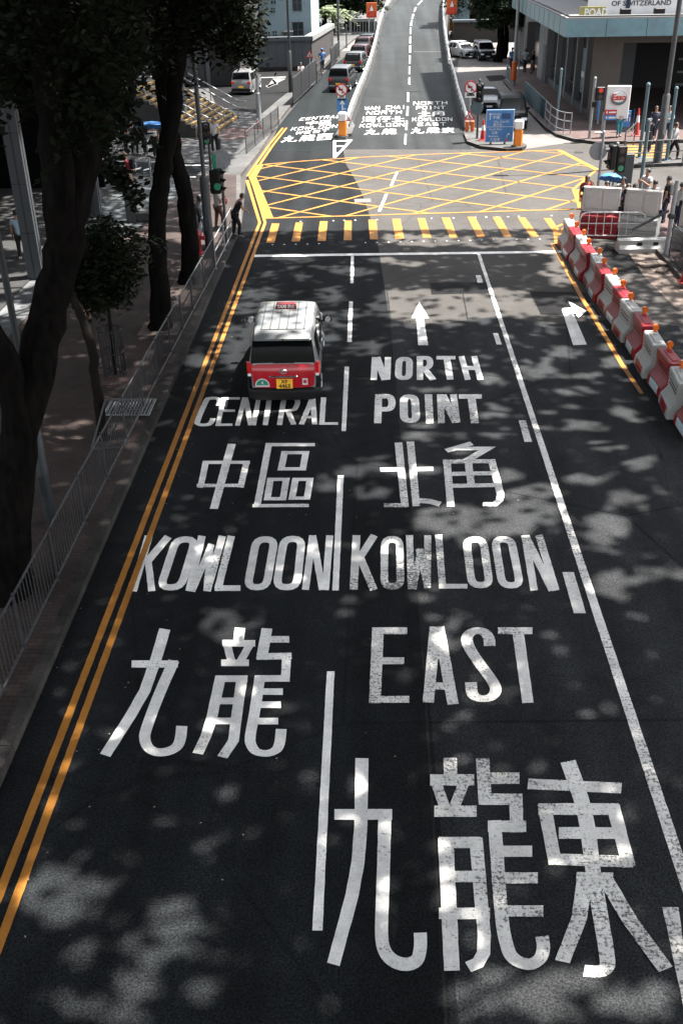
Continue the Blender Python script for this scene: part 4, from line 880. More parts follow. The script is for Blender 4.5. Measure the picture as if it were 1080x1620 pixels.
# ---- the red and silver taxi
g=G(451,634,.22); TX=(g.x-.02,g.y+.09,.004)
top=[(0,.5),(.02,.9),(.045,1.08),(.11,1.42),(.18,1.64),(.3,1.715),(.8,1.745),(1.7,1.75),(2.5,1.72),(2.85,1.64),(3.45,1.12),(3.6,1.06),(4.2,.9),(4.36,.72),(4.4,.55)]
t,body,i=car('red and silver taxi minivan driving away over the word CENTRAL','taxi',TX,R_(1.2),top,4.4,1.70,1.02,'taxi_silver',name='taxi',roofin=.14); wheels(t,i)
slope_patch(t,i,.05,.176,.745,.675,'rear_window','glass_dark',.012,n=8)
mb=MB(); A=[]
for k in range(7):                         # red tailgate skin between the window and the bumper
    z=lerp(.48,1.085,k/6); w=lerp(.70,.74,k/6); y=-.006+.045*max(0,(z-.95)/.13)**1.5-.012*math.sin(math.pi*k/6)
    A.append([(-w,y+.015,z),(-w*.5,y-.01,z),(0,y-.015,z),(w*.5,y-.01,z),(w,y+.015,z)])
mb.loft(A,cap=False,closed=False); tg=mb.build('tailgate','taxi_red',t,smooth=True)
mb=MB(); mb.box((0,-.035,.80),(.66,.035,.045),0,.01); mb.build('chrome_handle','chrome',tg)
mb=MB(); mb.tube([(.085*math.cos(a),-.036,.925+.052*math.sin(a)) for a in [2*math.pi*k/20 for k in range(21)]],.010,6); mb.tube([(.035*math.cos(a),-.04,.925+.045*math.sin(a)) for a in [2*math.pi*k/16 for k in range(17)]],.008,6); mb.tube([(.07*math.cos(a),-.04,.952+.016*math.sin(a)) for a in [2*math.pi*k/16 for k in range(17)]],.008,6); mb.build('emblem','chrome',tg,smooth=True)
mb=MB(); mb.box((.02,-.04,.625),(.38,.015,.24),0,.005); pl=mb.build('number_plate','plate_yellow',t)
mb=MB(); text_mb(mb,'XF',.13,face_to((.02,-.05,.682)),bold=.02); text_mb(mb,'4463',.13,face_to((.02,-.05,.568)),bold=.02,sx=1.05); mb.build('numerals','ink_black',pl)
mb=MB(); n=14; mb.add([(-.50,-.032,.59)]+[(-.50+.17*math.cos(math.pi*k/n),-.032,.59+.17*math.sin(math.pi*k/n)) for k in range(n+1)],[(0,k+2,k+1) for k in range(n)]); mb.box((-.5,-.028,.57),(.34,.008,.04)); st=mb.build('half_round_badge','sign_white',tg)
mb=MB(); mb.add([(-.50,-.036,.592)]+[(-.50+.14*math.cos(math.pi*k/n),-.036,.592+.14*math.sin(math.pi*k/n)) for k in range(n+1)],[(0,k+2,k+1) for k in range(n)]); mb.build('green_field','sign_green',st)
mb=MB(); text_mb(mb,'4',.12,face_to((-.5,-.041,.65)),bold=.02); mb.build('numeral','sign_white',st)
mb=MB(); mb.box((.50,-.03,.67),(.13,.01,.16)); st=mb.build('paper_sticker','sign_white',tg); mb=MB(); mb.disc((.50,-.037,.675),.042,(0,-1,0),.008,12); mb.build('round_mark','cone_red',st)
for s in (-1,1):                           # rear lamps wrap the corners
    mb=MB(); mb.loft([[(s*.74,.02,z),(s*.82,.025,z),(s*.856,.13,z),(s*.80,.13,z)] for z in (.80,.86,1.0,1.08,1.13)]); o=mb.build('tail_light','tail_red',t); 
    mb=MB(); mb.box((s*.79,.012,.84),(.075,.02,.06)); mb.build('reverse_lens','head_lens',o)
mb=MB(); rr=[]
for z,o_,ww in ((.2,.0,.76),(.24,-.05,.82),(.42,-.075,.835),(.49,-.05,.83),(.52,.0,.80)): rr.append([(-ww,.32,z),(-ww*1.01,.1+o_,z),(-ww*.86,.0+o_,z),(0,-.02+o_,z),(ww*.86,0+o_,z),(ww*1.01,.1+o_,z),(ww,.32,z)])
mb.loft(rr,cap=True,closed=True); mb.build('rear_bumper','black_plastic',t,smooth=True)
for s in (-1,1):
    mb=MB(); mb.loft([[(s*.80,.03,z),(s*.865,.14,z),(s*.862,.5,z),(s*.81,.5,z)] for z in (.4,.6,.79)]); mb.build('corner_trim','black_plastic',t)
mb=MB(); sp=[]
for y,z,th,w in ((.06,1.665,.02,.64),(.15,1.73,.06,.66),(.42,1.752,.02,.66)): sp.append([(-w,y,z-th),(w,y,z-th),(w*.97,y,z+.02),(0,y-.02,z+.03),(-w*.97,y,z+.02)])
mb.loft(sp); s_=mb.build('spoiler','taxi_silver',t,smooth=True); mb=MB(); mb.box((0.02,.05,1.685),(.03,.05,.03)); mb.build('camera_dot','black_plastic',s_)
for x in (-.5,-.3,-.1,.1,.3,.5):
    mb=MB(); mb.box((x,1.5,1.757+.012*(1-abs(x))),(.016,1.9,.016),0,.004); mb.build('roof_rib','galv_dull',t)
mb=MB(); mb.box((0,.52,1.757),(1.05,.012,.01)); mb.build('roof_seam','black_plastic',t)
mb=MB(); mb.loft([[(-.26+d,1.92+d*.3,z),(.26-d,1.92+d*.3,z),(.26-d,2.12-d*.3,z),(-.26+d,2.12-d*.3,z)] for z,d in ((1.765,0),(1.79,0),(1.87,.03),(1.885,.06))]); rs=mb.build('roof_sign',pm('sign_maroon',(.1,.008,.012),.5),t)
mb=MB(); text_mb(mb,'TAXI',.10,Matrix.Translation((-.10,1.913,1.83))@Matrix.Rotation(R_(80),4,'X'),bold=.02); text_mb(mb,'的士',.085,Matrix.Translation((.13,1.913,1.83))@Matrix.Rotation(R_(80),4,'X'),bold=.01); mb.build('lettering','sign_white',rs)
i['side'](.42,1.15,.06,.86,'rear_side_window','glass_dark',slant0=.08,slant1=.02); i['side'](1.25,2.15,.05,.9,'sliding_door_window','glass_dark'); i['side'](2.23,3.05,.05,.9,'front_door_window','glass_dark',slant1=-.42)
for y in (1.2,2.19,3.1):
    for s in (-1,1):
        mb=MB(); mb.box((s*(i['plan'](y)+.001),y,.66),(.012,.012,.66)); mb.build('door_seam','black_plastic',t)
for y in (1.95,2.4):
    for s in (-1,1):
        mb=MB(); mb.box((s*(i['plan'](y)+.015),y,.95),(.03,.2,.03),0,.008); mb.build('door_handle','chrome',t)
slope_patch(t,i,3.42,2.88,.72,.62,'windscreen','glass_dark',.012)
for s in (-1,1):
    mb=MB(); mb.tube([(s*.80,2.95,1.07),(s*.9,2.98,1.1)],.03,6); mb.ball((s*.99,3.0,1.13),(.12,.07,.09),12,8); o=mb.build('wing_mirror','black_plastic',t,smooth=True); mb=MB(); mb.disc((s*.99,2.94,1.135),.075,(0,-1,.1),.02,14); mb.build('mirror_glass','chrome',o)
mb=MB(); mb.box((.02,.035,1.12),(.5,.015,.02)); mb.build('wiper','black_plastic',t)
end_box(t,4.33,.6,.78,.3,.14,'headlight','head_lens',.1)
# ---- generic traffic
VAN=[(0,.6),(.03,.95),(.1,1.12),(.25,1.62),(.38,1.82),(1.0,1.88),(2.6,1.87),(3.1,1.75),(3.85,1.15),(4.5,.98),(4.75,.75),(4.8,.6)]
SUV=[(0,.6),(.03,.9),(.12,1.05),(.45,1.5),(.7,1.6),(1.5,1.66),(2.3,1.62),(2.75,1.5),(3.35,1.08),(4.15,.93),(4.4,.75),(4.45,.6)]
SED=[(0,.6),(.04,.88),(.15,.98),(.55,1.02),(1.05,1.36),(1.4,1.43),(2.1,1.45),(2.6,1.4),(3.3,1.0),(4.3,.85),(4.6,.7),(4.65,.55)]
def traffic(label,cat,px,rz,prof,paint,Wd=1.8,front=False,group=None,z=0.,belt=None,name='car',glass='glass_dark',dx=0,sc=.84):
    g=G(px[0],px[1],z); L=prof[-1][0]*sc; belt=belt or (1.12 if prof is VAN else .98)
    loc=(g.x+dx,g.y,z)
    if front: c,s=math.cos(rz),math.sin(rz); loc=(g.x+L*s*-1 if False else g.x-(-s)*L,g.y-c*L,z); 
    if front: loc=(g.x+s*L,g.y-c*L,z)
    t,b,i=car(label,cat,loc,rz,prof,prof[-1][0],Wd,belt,paint,name=name,group=group,roofin=.16,glass=glass); wheels(t,i); t.scale=(sc,sc,sc); L=prof[-1][0]
    P=prof; pk=[k for k in range(len(P)) if P[k][1]>belt+.02]; yr0=P[pk[0]-1][0]; zt=i['H']
    r1=next(y for y,z_ in P if z_>zt-.16); 
    slope_patch(t,i,yr0+.04,r1-.03,i['hw']*.84,i['hw']*.74,'rear_window',glass,.01)
    f0=[y for y,z_ in P if z_>zt-.16][-1]; f1=[y for y,z_ in P if z_>belt+.02][-1]; fi=[y for y,z_ in P].index(f1); f1=P[min(fi+1,len(P)-1)][0]
    slope_patch(t,i,f1-.12,f0+.03,i['hw']*.84,i['hw']*.74,'windscreen',glass,.012)
    i['side'](r1+.1,(r1+f0)/2-.05,.08,.88,'rear_door_window',glass); i['side']((r1+f0)/2+.05,f0+.1,.08,.88,'front_door_window',glass,slant1=-.1)
    end_box(t,.03,i['hw']*.8,.9 if prof is not VAN else 1.0,.24,.2,'tail_light','tail_red',.06); end_box(t,L-.1,i['hw']*.68,.72,.36,.15,'headlight','head_lens',.2)
    mb=MB(); mb.box((0,-.01,.45),(Wd*.94,.14,.26),0,.05); mb.build('rear_bumper','black_plastic' if paint!='paint_silver' else paint,t)
    mb=MB(); mb.box((0,L-.03,.45),(Wd*.9,.14,.26),0,.05); mb.build('front_bumper','black_plastic' if front else paint,t)
    for y,yy in ((-.04,-1),(L+.03,1)):
        mb=MB(); mb.box((0,y if yy<0 else L+.045,.66 if yy<0 else .5),(.42,.02,.13)); mb.build('number_plate','plate_yellow' if yy<0 else 'sign_white',t)
    for s in (-1,1):
        mb=MB(); mb.ball((s*(i['hw']+.09),f0+.28,belt+.06),(.1,.06,.08),8,6); mb.build('wing_mirror',paint,t,smooth=True)
    if front:
        mb=MB(); mb.box((0,L-.02,.68),(Wd*.5,.08,.16),0,.02); mb.build('grille','black_plastic',t)
    return t
pm('paint_silver',(.04,.043,.046),.4,.3,.06,2,coat=.15); pm('paint_white_car_shaded',(.13,.13,.13),.3,0,.05,2,coat=.5); pm('paint_black_car',(.003,.0035,.004),.4,0,.05,2,spec=.03,coat=.02); pm('paint_blue_grey',(.014,.022,.028),.3,.2,.05,2,coat=.2); pm('paint_red_car',(.022,.002,.0025),.3,0,.05,2,coat=.1); pm('paint_yellow_van',(.4,.15,.008),.35,0,.05,2,coat=.4)
q='cars queueing on the slip road'
traffic('silver people carrier at the tail of the slip road queue','minivan',(535,147),R_(-8),VAN,'paint_silver',1.8,group=q)
traffic('dark silver hatchback second in the slip road queue','car',(557,115),R_(-11),SUV,'paint_silver',1.82,group=q)
traffic('red and black car third in the slip road queue','car',(565,101),R_(-13),SUV,'paint_red_car',1.8,group=q)
traffic('black car fourth in the slip road queue','car',(568,94),R_(-14),SED,'paint_black_car',1.8,group=q)
traffic('dark red car fifth in the slip road queue','car',(571,87),R_(-15),SUV,'paint_red_car',1.8,group=q)
traffic('grey car farthest in the slip road queue','car',(575,78),R_(-15),SED,'paint_blue_grey',1.8,group=q)
traffic('white people carrier parked against the shaded wall','minivan',(382,151),R_(-6),VAN,'paint_white_car_shaded',1.8,z=PV,sc=.78)  # white darkened in the paint to stand in for the building's shade
traffic('black minivan waiting behind the blue direction sign','minivan',(812,207),R_(178),VAN,'paint_black_car',1.85,front=True,group='cars waiting on the right side road')
traffic('dark blue-grey saloon waiting left of the black minivan','car',(773,180),R_(180),SED,'paint_blue_grey',1.82,front=True,group='cars waiting on the right side road')
pm('paint_bright_white',(.34,.34,.34),.3,0,.05,2,coat=.4)
traffic('white compact car turning near the far trees','car',(745,93),R_(205),SUV,'paint_bright_white',1.78,front=True,sc=.75)
traffic('blue-grey van coming round beside the white car','minivan',(771,97),R_(186),VAN,'paint_blue_grey',1.85,front=True,sc=.75)
# yellow lorry beyond the flyover
g=G(714,56); t=thing('lorry','yellow box lorry passing behind the flyover on the right','lorry',(g.x+5.6,g.y,0),R_(90)); mb=MB(); mb.box((0,2.6,1.75),(2.1,3.6,2.0),0,.08); mb.build('box_body','paint_yellow_van',t)
mb=MB(); mb.loft([[(-1,4.45,z),(1,4.45,z),(1,y,z),(-1,y,z)] for z,y in ((.5,6.0),(1.2,6.0),(1.9,5.6),(2.1,5.4))]); mb.build('cab','paint_yellow_van',t)
for s in (-1,1):
    mb=MB(); mb.box((s*1.005,5.1,1.6),(.02,.8,.5)); mb.build('cab_window','glass_dark',t)
    for y in (1.4,5.1):
        mb=MB(); mb.tube([(s*.85,y,.45),(s*1.02,y,.45)],.45,16); o=mb.build('tyre','rubber',t,smooth=True); mb=MB(); mb.disc((s*1.03,y,.45),.25,(1,0,0),.03,12); mb.build('rim','rim',o)
mb=MB(); mb.box((0,3.2,.62),(1.6,5.4,.25)); mb.build('chassis','black_plastic',t)
# ================================================================== ROADWORKS
pm('dark_slot',(.03,.012,.014),.7)
def barrier(label,loc,rz,colour,refl,group='red and white road barriers along the right lane'):
    t=thing('road_barrier',label,'road barrier',loc,rz,group); L=1.06; W=.5
    def ringz(o): return o
    prof=[(.32,0),(.32,.15),(.30,.24),(.21,.34),(.15,.42),(.165,.45),(.145,.49),(.165,.53),(.145,.58),(.165,.62),(.155,.67),(.175,.71),(.175,.85),(.15,.88),(0,.88)]
    sec=[(-x,z) for x,z in prof]+[(x,z) for x,z in reversed(prof[:-1])]
    mb=MB(); ys=[-.5,-.47,-.3,-.1,.1,.3,.47,.5]; rs=[]
    for y in ys:
        e=.94 if abs(y)>.48 else 1; foot=1.0 if abs(y)<.2 or abs(y)>.4 else 1.0
        rs.append([(x*e,y*L,z) for x,z in sec])
    mb.loft([list(reversed(r)) for r in rs]); b=mb.build('body',colour,t,smooth=25)
    for s in (-1,1):
        for zz in (.555,.645):
            mb=MB(); mb.box((s*.156,0,zz),(.02,.74,.026),0,.008); mb.build('slot','dark_slot',b)
        mb=MB(); mb.add([(s*.326,-.3*L,.03),(s*.326,.3*L,.03),(s*.326,.3*L,.15),(s*.326,-.3*L,.15)]+[(s*.308,.3*L,.23),(s*.308,-.3*L,.23)],[(0,1,2,3),(3,2,4,5)] if s>0 else [(3,2,1,0),(5,4,2,3)]); mb.build('reflective_panel',refl,t)
    mb=MB(); mb.box((0,0,.885),(.16,.72,.03),0,.01); mb.box((.04,.2,.9),(.1,.1,.03),0,.01); mb.build('top_rib',colour,b)
    mb=MB(); mb.tube([(0,.5*L,.1),(0,.5*L,.86)],.06,8); mb.build('coupling',colour,t)
    return t
def lantern(t,x=.08,y=.4):
    mb=MB(); mb.box((x,y,.91),(.09,.09,.06),0,.015); o=mb.build('lamp_base','orange_lens',t)
    mb=MB(); mb.tube([(x,y-.04,1.01),(x,y+.04,1.01)],[.08,.08],14); mb.tube([(x,y-.06,1.01),(x,y+.06,1.01)],[.06,.06],14); mb.build('lamp_lens','orange_lens',o,smooth=True)
    mb=MB(); mb.tube([(x,y,.92),(x,y,.95)],.05,8); mb.build('lamp_neck','orange_lens',o)
wp=barrier('white barrier',(6.9,35.0,0),0,'white_plastic','red_plastic'); lantern(wp)
rp_=barrier('red barrier',(6.9,33.9,0),0,'red_plastic','reflect_blue'); lantern(rp_)
BY=[(6.92,35.0),(6.9,33.92),(6.92,32.84),(6.96,31.76),(6.97,30.68),(7.0,29.6),(7.02,28.5),(7.06,27.4),(7.08,26.25),(7.09,25.1),(7.1,23.75),(7.12,22.55),(7.12,21.35),(7.12,20.2)]
BL=['white barrier at the far tip of the row, next to the red stack','red barrier second from the far tip of the row','white barrier just nearer than the stop line','red barrier third of its colour boundary, beside the dark asphalt patch','white barrier level with the edge of the dark works patch','red barrier midway down the row, left of the black works patch','white barrier left of the near edge of the black works patch','red barrier beside the bent white arrow head','pale grimy white barrier right of the bent arrow','red barrier with a bright lit top and two orange lamps behind it','grey shaded white barrier below the bent arrow','dark red shaded barrier near the right frame edge','shaded white barrier cut by the right frame edge','nearest red barrier at the right frame edge']
BL[3]='red barrier left of the far end of the black works patch'
for k,(x,y) in enumerate(BY):
    src=wp if k%2==0 else rp_; rz=R_(rnd.uniform(-4,4))
    if k==0: wp.location=(x,y,0); wp['label']=BL[0]
    elif k==1: rp_.location=(x,y,0); rp_['label']=BL[1]
    else: dup(src,(x+rnd.uniform(-.05,.05),y,0),rz,BL[k])
def hoarding(label,p,q,colour,group='tall stacked works hoardings'):
    p=Vector(p);q=Vector(q); c=(p+q)/2; L=(q-p).length; t=thing('works_hoarding',label,'hoarding',(c.x,c.y,0),math.atan2(q.y-p.y,q.x-p.x),group)
    mb=MB(); pr=[(.4,0),(.4,.2),(.3,.26),(.3,.34),(.36,.4),(.36,.52),(.28,.58),(.28,.64),(.33,.68),(.33,.76),(.2,.82),(0,.82)]; sec=[(-a,b) for a,b in pr]+[(a,b) for a,b in reversed(pr[:-1])]
    mb.loft([[(x,a,b) for a,b in sec] for x in (-L/2+.02,-L*.2,L*.2,L/2-.02)]); mb.build('base_block',colour,t,smooth=25)
    mb=MB(); W=L-.06; mb.box((0,0,1.27),(W,.12,.9),0,.03); pn=mb.build('panel','grey_plastic',t)
    mb=MB()
    for s in (-1,1):
        mb.box((s*W*.23,-.068,1.27),(W*.38,.03,.62),0,.012)
    mb.box((0,-.065,1.67),(W*.9,.03,.04)); mb.box((0,-.065,.87),(W*.9,.03,.04)); mb.build('raised_field','grey_plastic',pn)
    mb=MB(); mb.box((W/2+.02,0,1.0),(.1,.16,.16)); mb.box((-W/2-.02,0,1.6),(.1,.16,.16)); mb.build('hinge','black_plastic',t)
a=G(918,376); b=G(984,380); c_=G(1047,385)
hoarding('grey panelled hoarding on a red base at the corner of the roadworks',(a.x-.02,a.y+.5),(b.x-.1,b.y+.5),'red_plastic'); hoarding('grey panelled hoarding on a white base, right of the red-based one',(b.x,b.y+.5),(c_.x-.1,c_.y+.35),'white_plastic')
a=G(1066,395); hoarding('grey hoarding at the right frame edge behind the scaffold pole',(a.x,a.y),(a.x+1.9,a.y-1.9),'white_plastic')
g=G(985,402); t=thing('white_barrier_base','white plastic barrier lying in front of the white hoarding base','road barrier',(g.x+.75,g.y+.35,0),R_(2)); mb=MB(); mb.loft([[(x,a,b) for a,b in ((-.3,0),(-.3,.15),(-.18,.28),(-.18,.42),(.18,.42),(.18,.28),(.3,.15),(.3,0))] for x in (-.9,-.85,.85,.9)]); mb.build('body','white_plastic',t,smooth=25); 
for x in (-.2,.35): mb=MB(); mb.box((x,-.19,.3),(.16,.05,.1)); mb.build('recess','black_plastic',t)
# crowd barrier in front of the red hoarding base
g=G(905,372); t=thing('crowd_barrier','white tubular crowd barrier leaning in front of the red hoarding base','crowd barrier',(7.5,35.85,0),R_(-3)); mb=MB(); W=2.15
mb.tube([(-.1,.0,0),(-.1,.1,.75),(0,.12,.92),(.15,.12,.98),(W-.15,.12,.98),(W,.12,.9),(W+.02,.1,.75),(W+.02,0,0)],.025,8); mb.tube([(-.1,.05,.18),(W,.05,.18)],.022,8); mb.tube([(-.1,.08,.6),(W,.08,.6)],.018,8); mb.build('frame','white_paint',t,smooth=True)
mb=MB()
for k in range(1,8): mb.tube([(W*k/8-.05,.05,.18),(W*k/8-.05,.12,.97)],.013,6)
mb.build('bars','white_paint',t)
for x in (.1,W-.2):
    mb=MB(); mb.box((x,0,.02),(.06,.6,.04)); mb.build('foot','white_paint',t)
g=G(1052,402,PV); t=thing('scaffold_pole','pale scaffold pole standing by the hoardings with a slanting dark bar','pole',(g.x,g.y,0)); h=HZ(g,285); mb=MB(); mb.tube([(0,0,0),(0.02,0,h)],.075,10); mb.build('shaft','galv',t,smooth=True); mb=MB(); mb.box((0,0,h*.55),(.22,.22,.16),0,.03); mb.build('clamp','dark_metal',t); mb=MB(); mb.tube([(-1.2,.1,.95),(-.1,0,h*.62)],.05,6); mb.build('brace','grey_paint',t)
g=G(1012,440); 
for k,(x,y,w_,h_,a_) in enumerate(((1030,420,.9,.5,.3),(1046,430,.5,.3,1.0))):
    g=G(x,y); tt=tag(MB().box((0,0,.04),(w_,h_,.07),0,.015).build('timber_plank','mud',loc=(g.x,g.y,.012),rz=a_),['wide muddy plank lying by the works kerb','short muddy plank lying against the works kerb'][k],'plank')
g=G(1070,420,PV); t=thing('site_fence','orange and grey site fence panel at the right edge of the roadworks','fence',(10.3,32.0,PV),R_(-80)); mb=MB(); mb.box((0,0,.6),(1.6,.03,.85)); mb.build('mesh_panel','teal_paint',t); mb=MB(); mb.tube([(-.8,0,0),(-.8,0,1.1),(.8,0,1.1),(.8,0,0)],.025,6); mb.build('frame','galv',t); mb=MB(); mb.box((.5,-.04,.7),(.45,.02,.5)); mb.build('orange_sheet','sign_orange',t)
# ================================================================== PEOPLE
def cloth(name,rgb): pm(name,rgb,.85,0,.12,9,spec=.15)
for n_,c_ in dict(cloth_white=(.3,.3,.3),cloth_black=(.012,.012,.014),cloth_navy=(.025,.03,.05),cloth_grey=(.1,.105,.115),cloth_khaki=(.26,.2,.14),cloth_jeans=(.11,.17,.25),cloth_teal=(.05,.2,.24),cloth_red=(.16,.02,.02),cloth_blue=(.05,.12,.28),cloth_pale_blue=(.2,.27,.32),cloth_dark_red=(.12,.02,.025),cloth_brown=(.08,.05,.04)).items(): cloth(n_,c_)
def skinned(name,V,E,mat,parent,sub=1):
    keys=list(V); me=bpy.data.meshes.new(name); me.from_pydata([V[k][0] for k in keys],[(keys.index(a),keys.index(b)) for a,b in E],[]); me.materials.append(MATS[mat])
    o=bpy.data.objects.new(name,me); COL.objects.link(o); o.parent=parent
    o.modifiers.new('skin','SKIN').use_smooth_shade=True
    sv=me.skin_vertices[0].data if me.skin_vertices else None
    for i,k in enumerate(keys):
        r=V[k][1]; sv[i].radius=(r,r) if not isinstance(r,tuple) else r; sv[i].use_root=(i==0)
    if sub: m=o.modifiers.new('sub','SUBSURF'); m.levels=sub; m.render_levels=sub
    return o
ARM=dict(down=((.03,-.02,-.17),(.035,.03,-.315)),swingf=((.03,.07,-.15),(.02,.17,-.24)),swingb=((.03,-.09,-.145),(.03,-.13,-.28)),phone=((.045,.07,-.15),(-.04,.17,-.06)),face=((.05,.1,-.11),(-.05,.12,.045)),front=((.04,.03,-.165),(-.05,.16,-.16)),lean=((.03,.1,-.13),(.02,.22,-.2)))
def person(label,loc,face,H=1.66,top='cloth_white',bot='cloth_black',arms=('down','down'),stride=0.,lean=0.,sleeve='short',legs='trousers',hair='short',shoes='leather',group=None,cap=None):
    t=thing('person',label,'person',loc,R_(face),group); h=H
    def L(p):                               # lean the upper body forward about the hips
        x,y,z=p; d=z-.53*h; 
        return (x,y+math.sin(lean)*d,.53*h+math.cos(lean)*d) if d>0 else p
    V={};E=[]
    def v(k,p,r,par=None): V[k]=(L((p[0]*h,p[1]*h,p[2]*h)),r*h); (E.append((par,k)) if par else None)
    v('pel',(0,0,.53),.072); v('waist',(0,0,.61),.064,'pel'); v('chest',(0,.0,.73),.075,'waist'); v('nb',(0,-.005,.825),.038,'chest'); v('jaw',(0,.012,.875),.036,'nb'); v('head',(0,.008,.925),.047,'jaw'); v('crown',(0,0,.975),.032,'head'); v('nose',(0,.057,.912),.007,'head')
    hands={}
    for s,sd,a in ((-1,'l',arms[0]),(1,'r',arms[1])):
        e,wr=ARM[a]; sh=(s*.112,-.005,.79)
        v('sh'+sd,sh,.034,'chest'); el=(sh[0]+s*e[0],sh[1]+e[1],sh[2]+e[2]); wp_=(sh[0]+s*wr[0],sh[1]+wr[1],sh[2]+wr[2]); v('el'+sd,el,.026,'sh'+sd); v('wr'+sd,wp_,.018,'el'+sd)
        d=Vector(wp_)-Vector(el); d.normalize(); hp=Vector(wp_)+d*.04; v('ha'+sd,tuple(hp),.02,'wr'+sd); hands[sd]=Vector(V['ha'+sd][0])
        side=d.cross(Vector((0,0,1)) if abs(d.z)<.8 else Vector((0,1,0))).normalized()
        for q,(o_,ln_) in enumerate(((-.017,.042),(-.006,.05),(.006,.047),(.017,.038))):
            p=hp+side*o_+d*ln_*.5; v('f%d'%q+sd,tuple(p),.0055,'ha'+sd); v('g%d'%q+sd,tuple(p+d*ln_*.5+Vector((-s*.008,.004,0))),.0045,'f%d'%q+sd)
        p=hp-side*.02*s-d*.012+Vector((0,.016,0)); v('th'+sd,tuple(p),.006,'ha'+sd); v('ti'+sd,tuple(p+d*.022),.005,'th'+sd)
        st=stride*s*.5; v('hp'+sd,(s*.05,0,.49),.056,'pel'); kn=(s*.052,st*.5+(.05 if st>0 else 0)+.012,.285); an=(s*.05,st,.05 if st>=0 else .065); v('kn'+sd,kn,.036,'hp'+sd); v('an'+sd,an,.024,'kn'+sd); v('to'+sd,(s*.058,st+.095,.022),.022,'an'+sd)
    body=skinned('body',V,E,'skin',t)
    g=.011*h
    def sub(keys,edges,mat,nm,dr=g,over={}):
        W={k:(V[k][0] if k not in over else over[k][0],(V[k][1]+dr) if k not in over else over[k][1]) for k in keys}; return skinned(nm,W,edges,mat,t)
    V['hem']=(L((0,0,.475*h)),.082*h); ks=['chest','waist','pel','hem','nb2']; V['nb2']=(tuple((Vector(V['chest'][0])*.25+Vector(V['nb'][0])*.75)),.034*h)
    es=[('chest','waist'),('waist','pel'),('pel','hem'),('chest','nb2')]
    for sd in 'lr':
        V['me'+sd]=(tuple(Vector(V['sh'+sd][0]).lerp(Vector(V['el'+sd][0]),.6)),.03*h)
        ks+=['sh'+sd]; es+=[('chest','sh'+sd)]
        if sleeve=='short': ks+=['me'+sd]; es+=[('sh'+sd,'me'+sd)]
        else: ks+=['el'+sd,'wr'+sd]; es+=[('sh'+sd,'el'+sd),('el'+sd,'wr'+sd)]
    sub(ks,es,top,'shirt',g,{'pel':(V['pel'][0],.094*h),'waist':(V['waist'][0],.08*h)})
    if legs in('trousers','shorts'):
        ks=['pel']; es=[]; over={'pel':(V['pel'][0],.08*h)}
        for sd in 'lr':
            ks+=['hp'+sd,'kn'+sd]; es+=[('pel','hp'+sd),('hp'+sd,'kn'+sd)]
            if legs=='trousers': ks.append('an'+sd); es.append(('kn'+sd,'an'+sd))
        sub(ks,es,bot,'trousers' if legs=='trousers' else 'shorts',g,over)
    else:
        mb=MB(); z1=.54*h; z0=.27*h if legs=='skirt' else .1*h; mb.tube([(0,0,z1),(0,0,lerp(z1,z0,.4)),(0,stride*.1,z0)],[.085*h,.1*h,.115*h],14); mb.build('skirt',bot,t,smooth=True)
    for s,sd in ((-1,'l'),(1,'r')):
        a=Vector(V['an'+sd][0]); b=Vector(V['to'+sd][0]); mb=MB(); mb.loft([[(a.x+x*h*.6,a.y-.03*h+0*x,a.z-.045*h+z*h) for x,z in ((-.04,0),(.04,0),(.035,.05),(-.035,.05))],[(a.x+x*h*.6,a.y+.04*h,a.z-.045*h+z*h) for x,z in ((-.05,0),(.05,0),(.04,.05),(-.04,.05))],[(b.x+x*h*.6,b.y+.03*h,max(b.z-.02*h,0)+z*h) for x,z in ((-.05,0),(.05,0),(.035,.028),(-.035,.028))]]); mb.build('shoe',shoes,t)
    hc=Vector(V['head'][0]); mb=MB(); n=12; rings=[]
    low=-.5 if hair=='short' else -1.05
    for j in range(7):
        tt=math.pi/2-(math.pi/2-low)*j/6; k=math.cos(tt) if tt>0 else 1-.12*abs(tt); zz=math.sin(max(tt,-.6))*.062*h-(0 if tt>-.6 else (abs(tt)-.6)*.12*h)
        rings.append([(hc.x+.06*h*max(k,.03)*math.cos(2*math.pi*i/n),hc.y-.010*h+.062*h*max(k,.03)*math.sin(2*math.pi*i/n)*(1 if math.sin(2*math.pi*i/n)<0 or j<4 else .35),hc.z+.006*h+zz) for i in range(n)])
    mb.loft(rings); mb.build('hair','hair',t,smooth=True)
    mb=MB()
    for s in (-1,1): mb.ball((hc.x+s*.018*h,hc.y+.045*h,hc.z-.003*h),.006*h,6,4)
    mb.build('eyes','eye',body)
    if cap:
        mb=MB(); mb.ball((hc.x,hc.y-.004*h,hc.z+.03*h),(.062*h,.064*h,.045*h),12,6); mb.box((hc.x,hc.y+.075*h,hc.z+.03*h),(.08*h,.08*h,.01*h)); mb.build('cap',cap,t,smooth=True)
    return t,{k:Vector(V[k][0]) for k in V}
def at(x,y,z=PV): g=G(x,y,z); return (g.x,g.y,z)
def headat(x,y,H=1.62,z=PV): g=G(x,y,z+H*.95); return (g.x,g.y,z)
t,V=person('man in a dark top, shorts and pale cap striding left past the stone block',at(208,304),88,1.66,'cloth_dark_red','cloth_khaki',('swingf','swingb'),.34,.12,'short','shorts',cap='cloth_khaki')
b=thing('backpack','black backpack on the striding man in shorts','backpack',t.location,t.rotation_euler.z); mb=MB(); mb.box((0,-.22+.02,1.2),(.3,.2,.45),0,.05); mb.build('bag','cloth_black',b); mb=MB(); mb.box((0,-.32,1.1),(.22,.06,.2),0,.02); mb.build('pocket','cloth_navy',b)
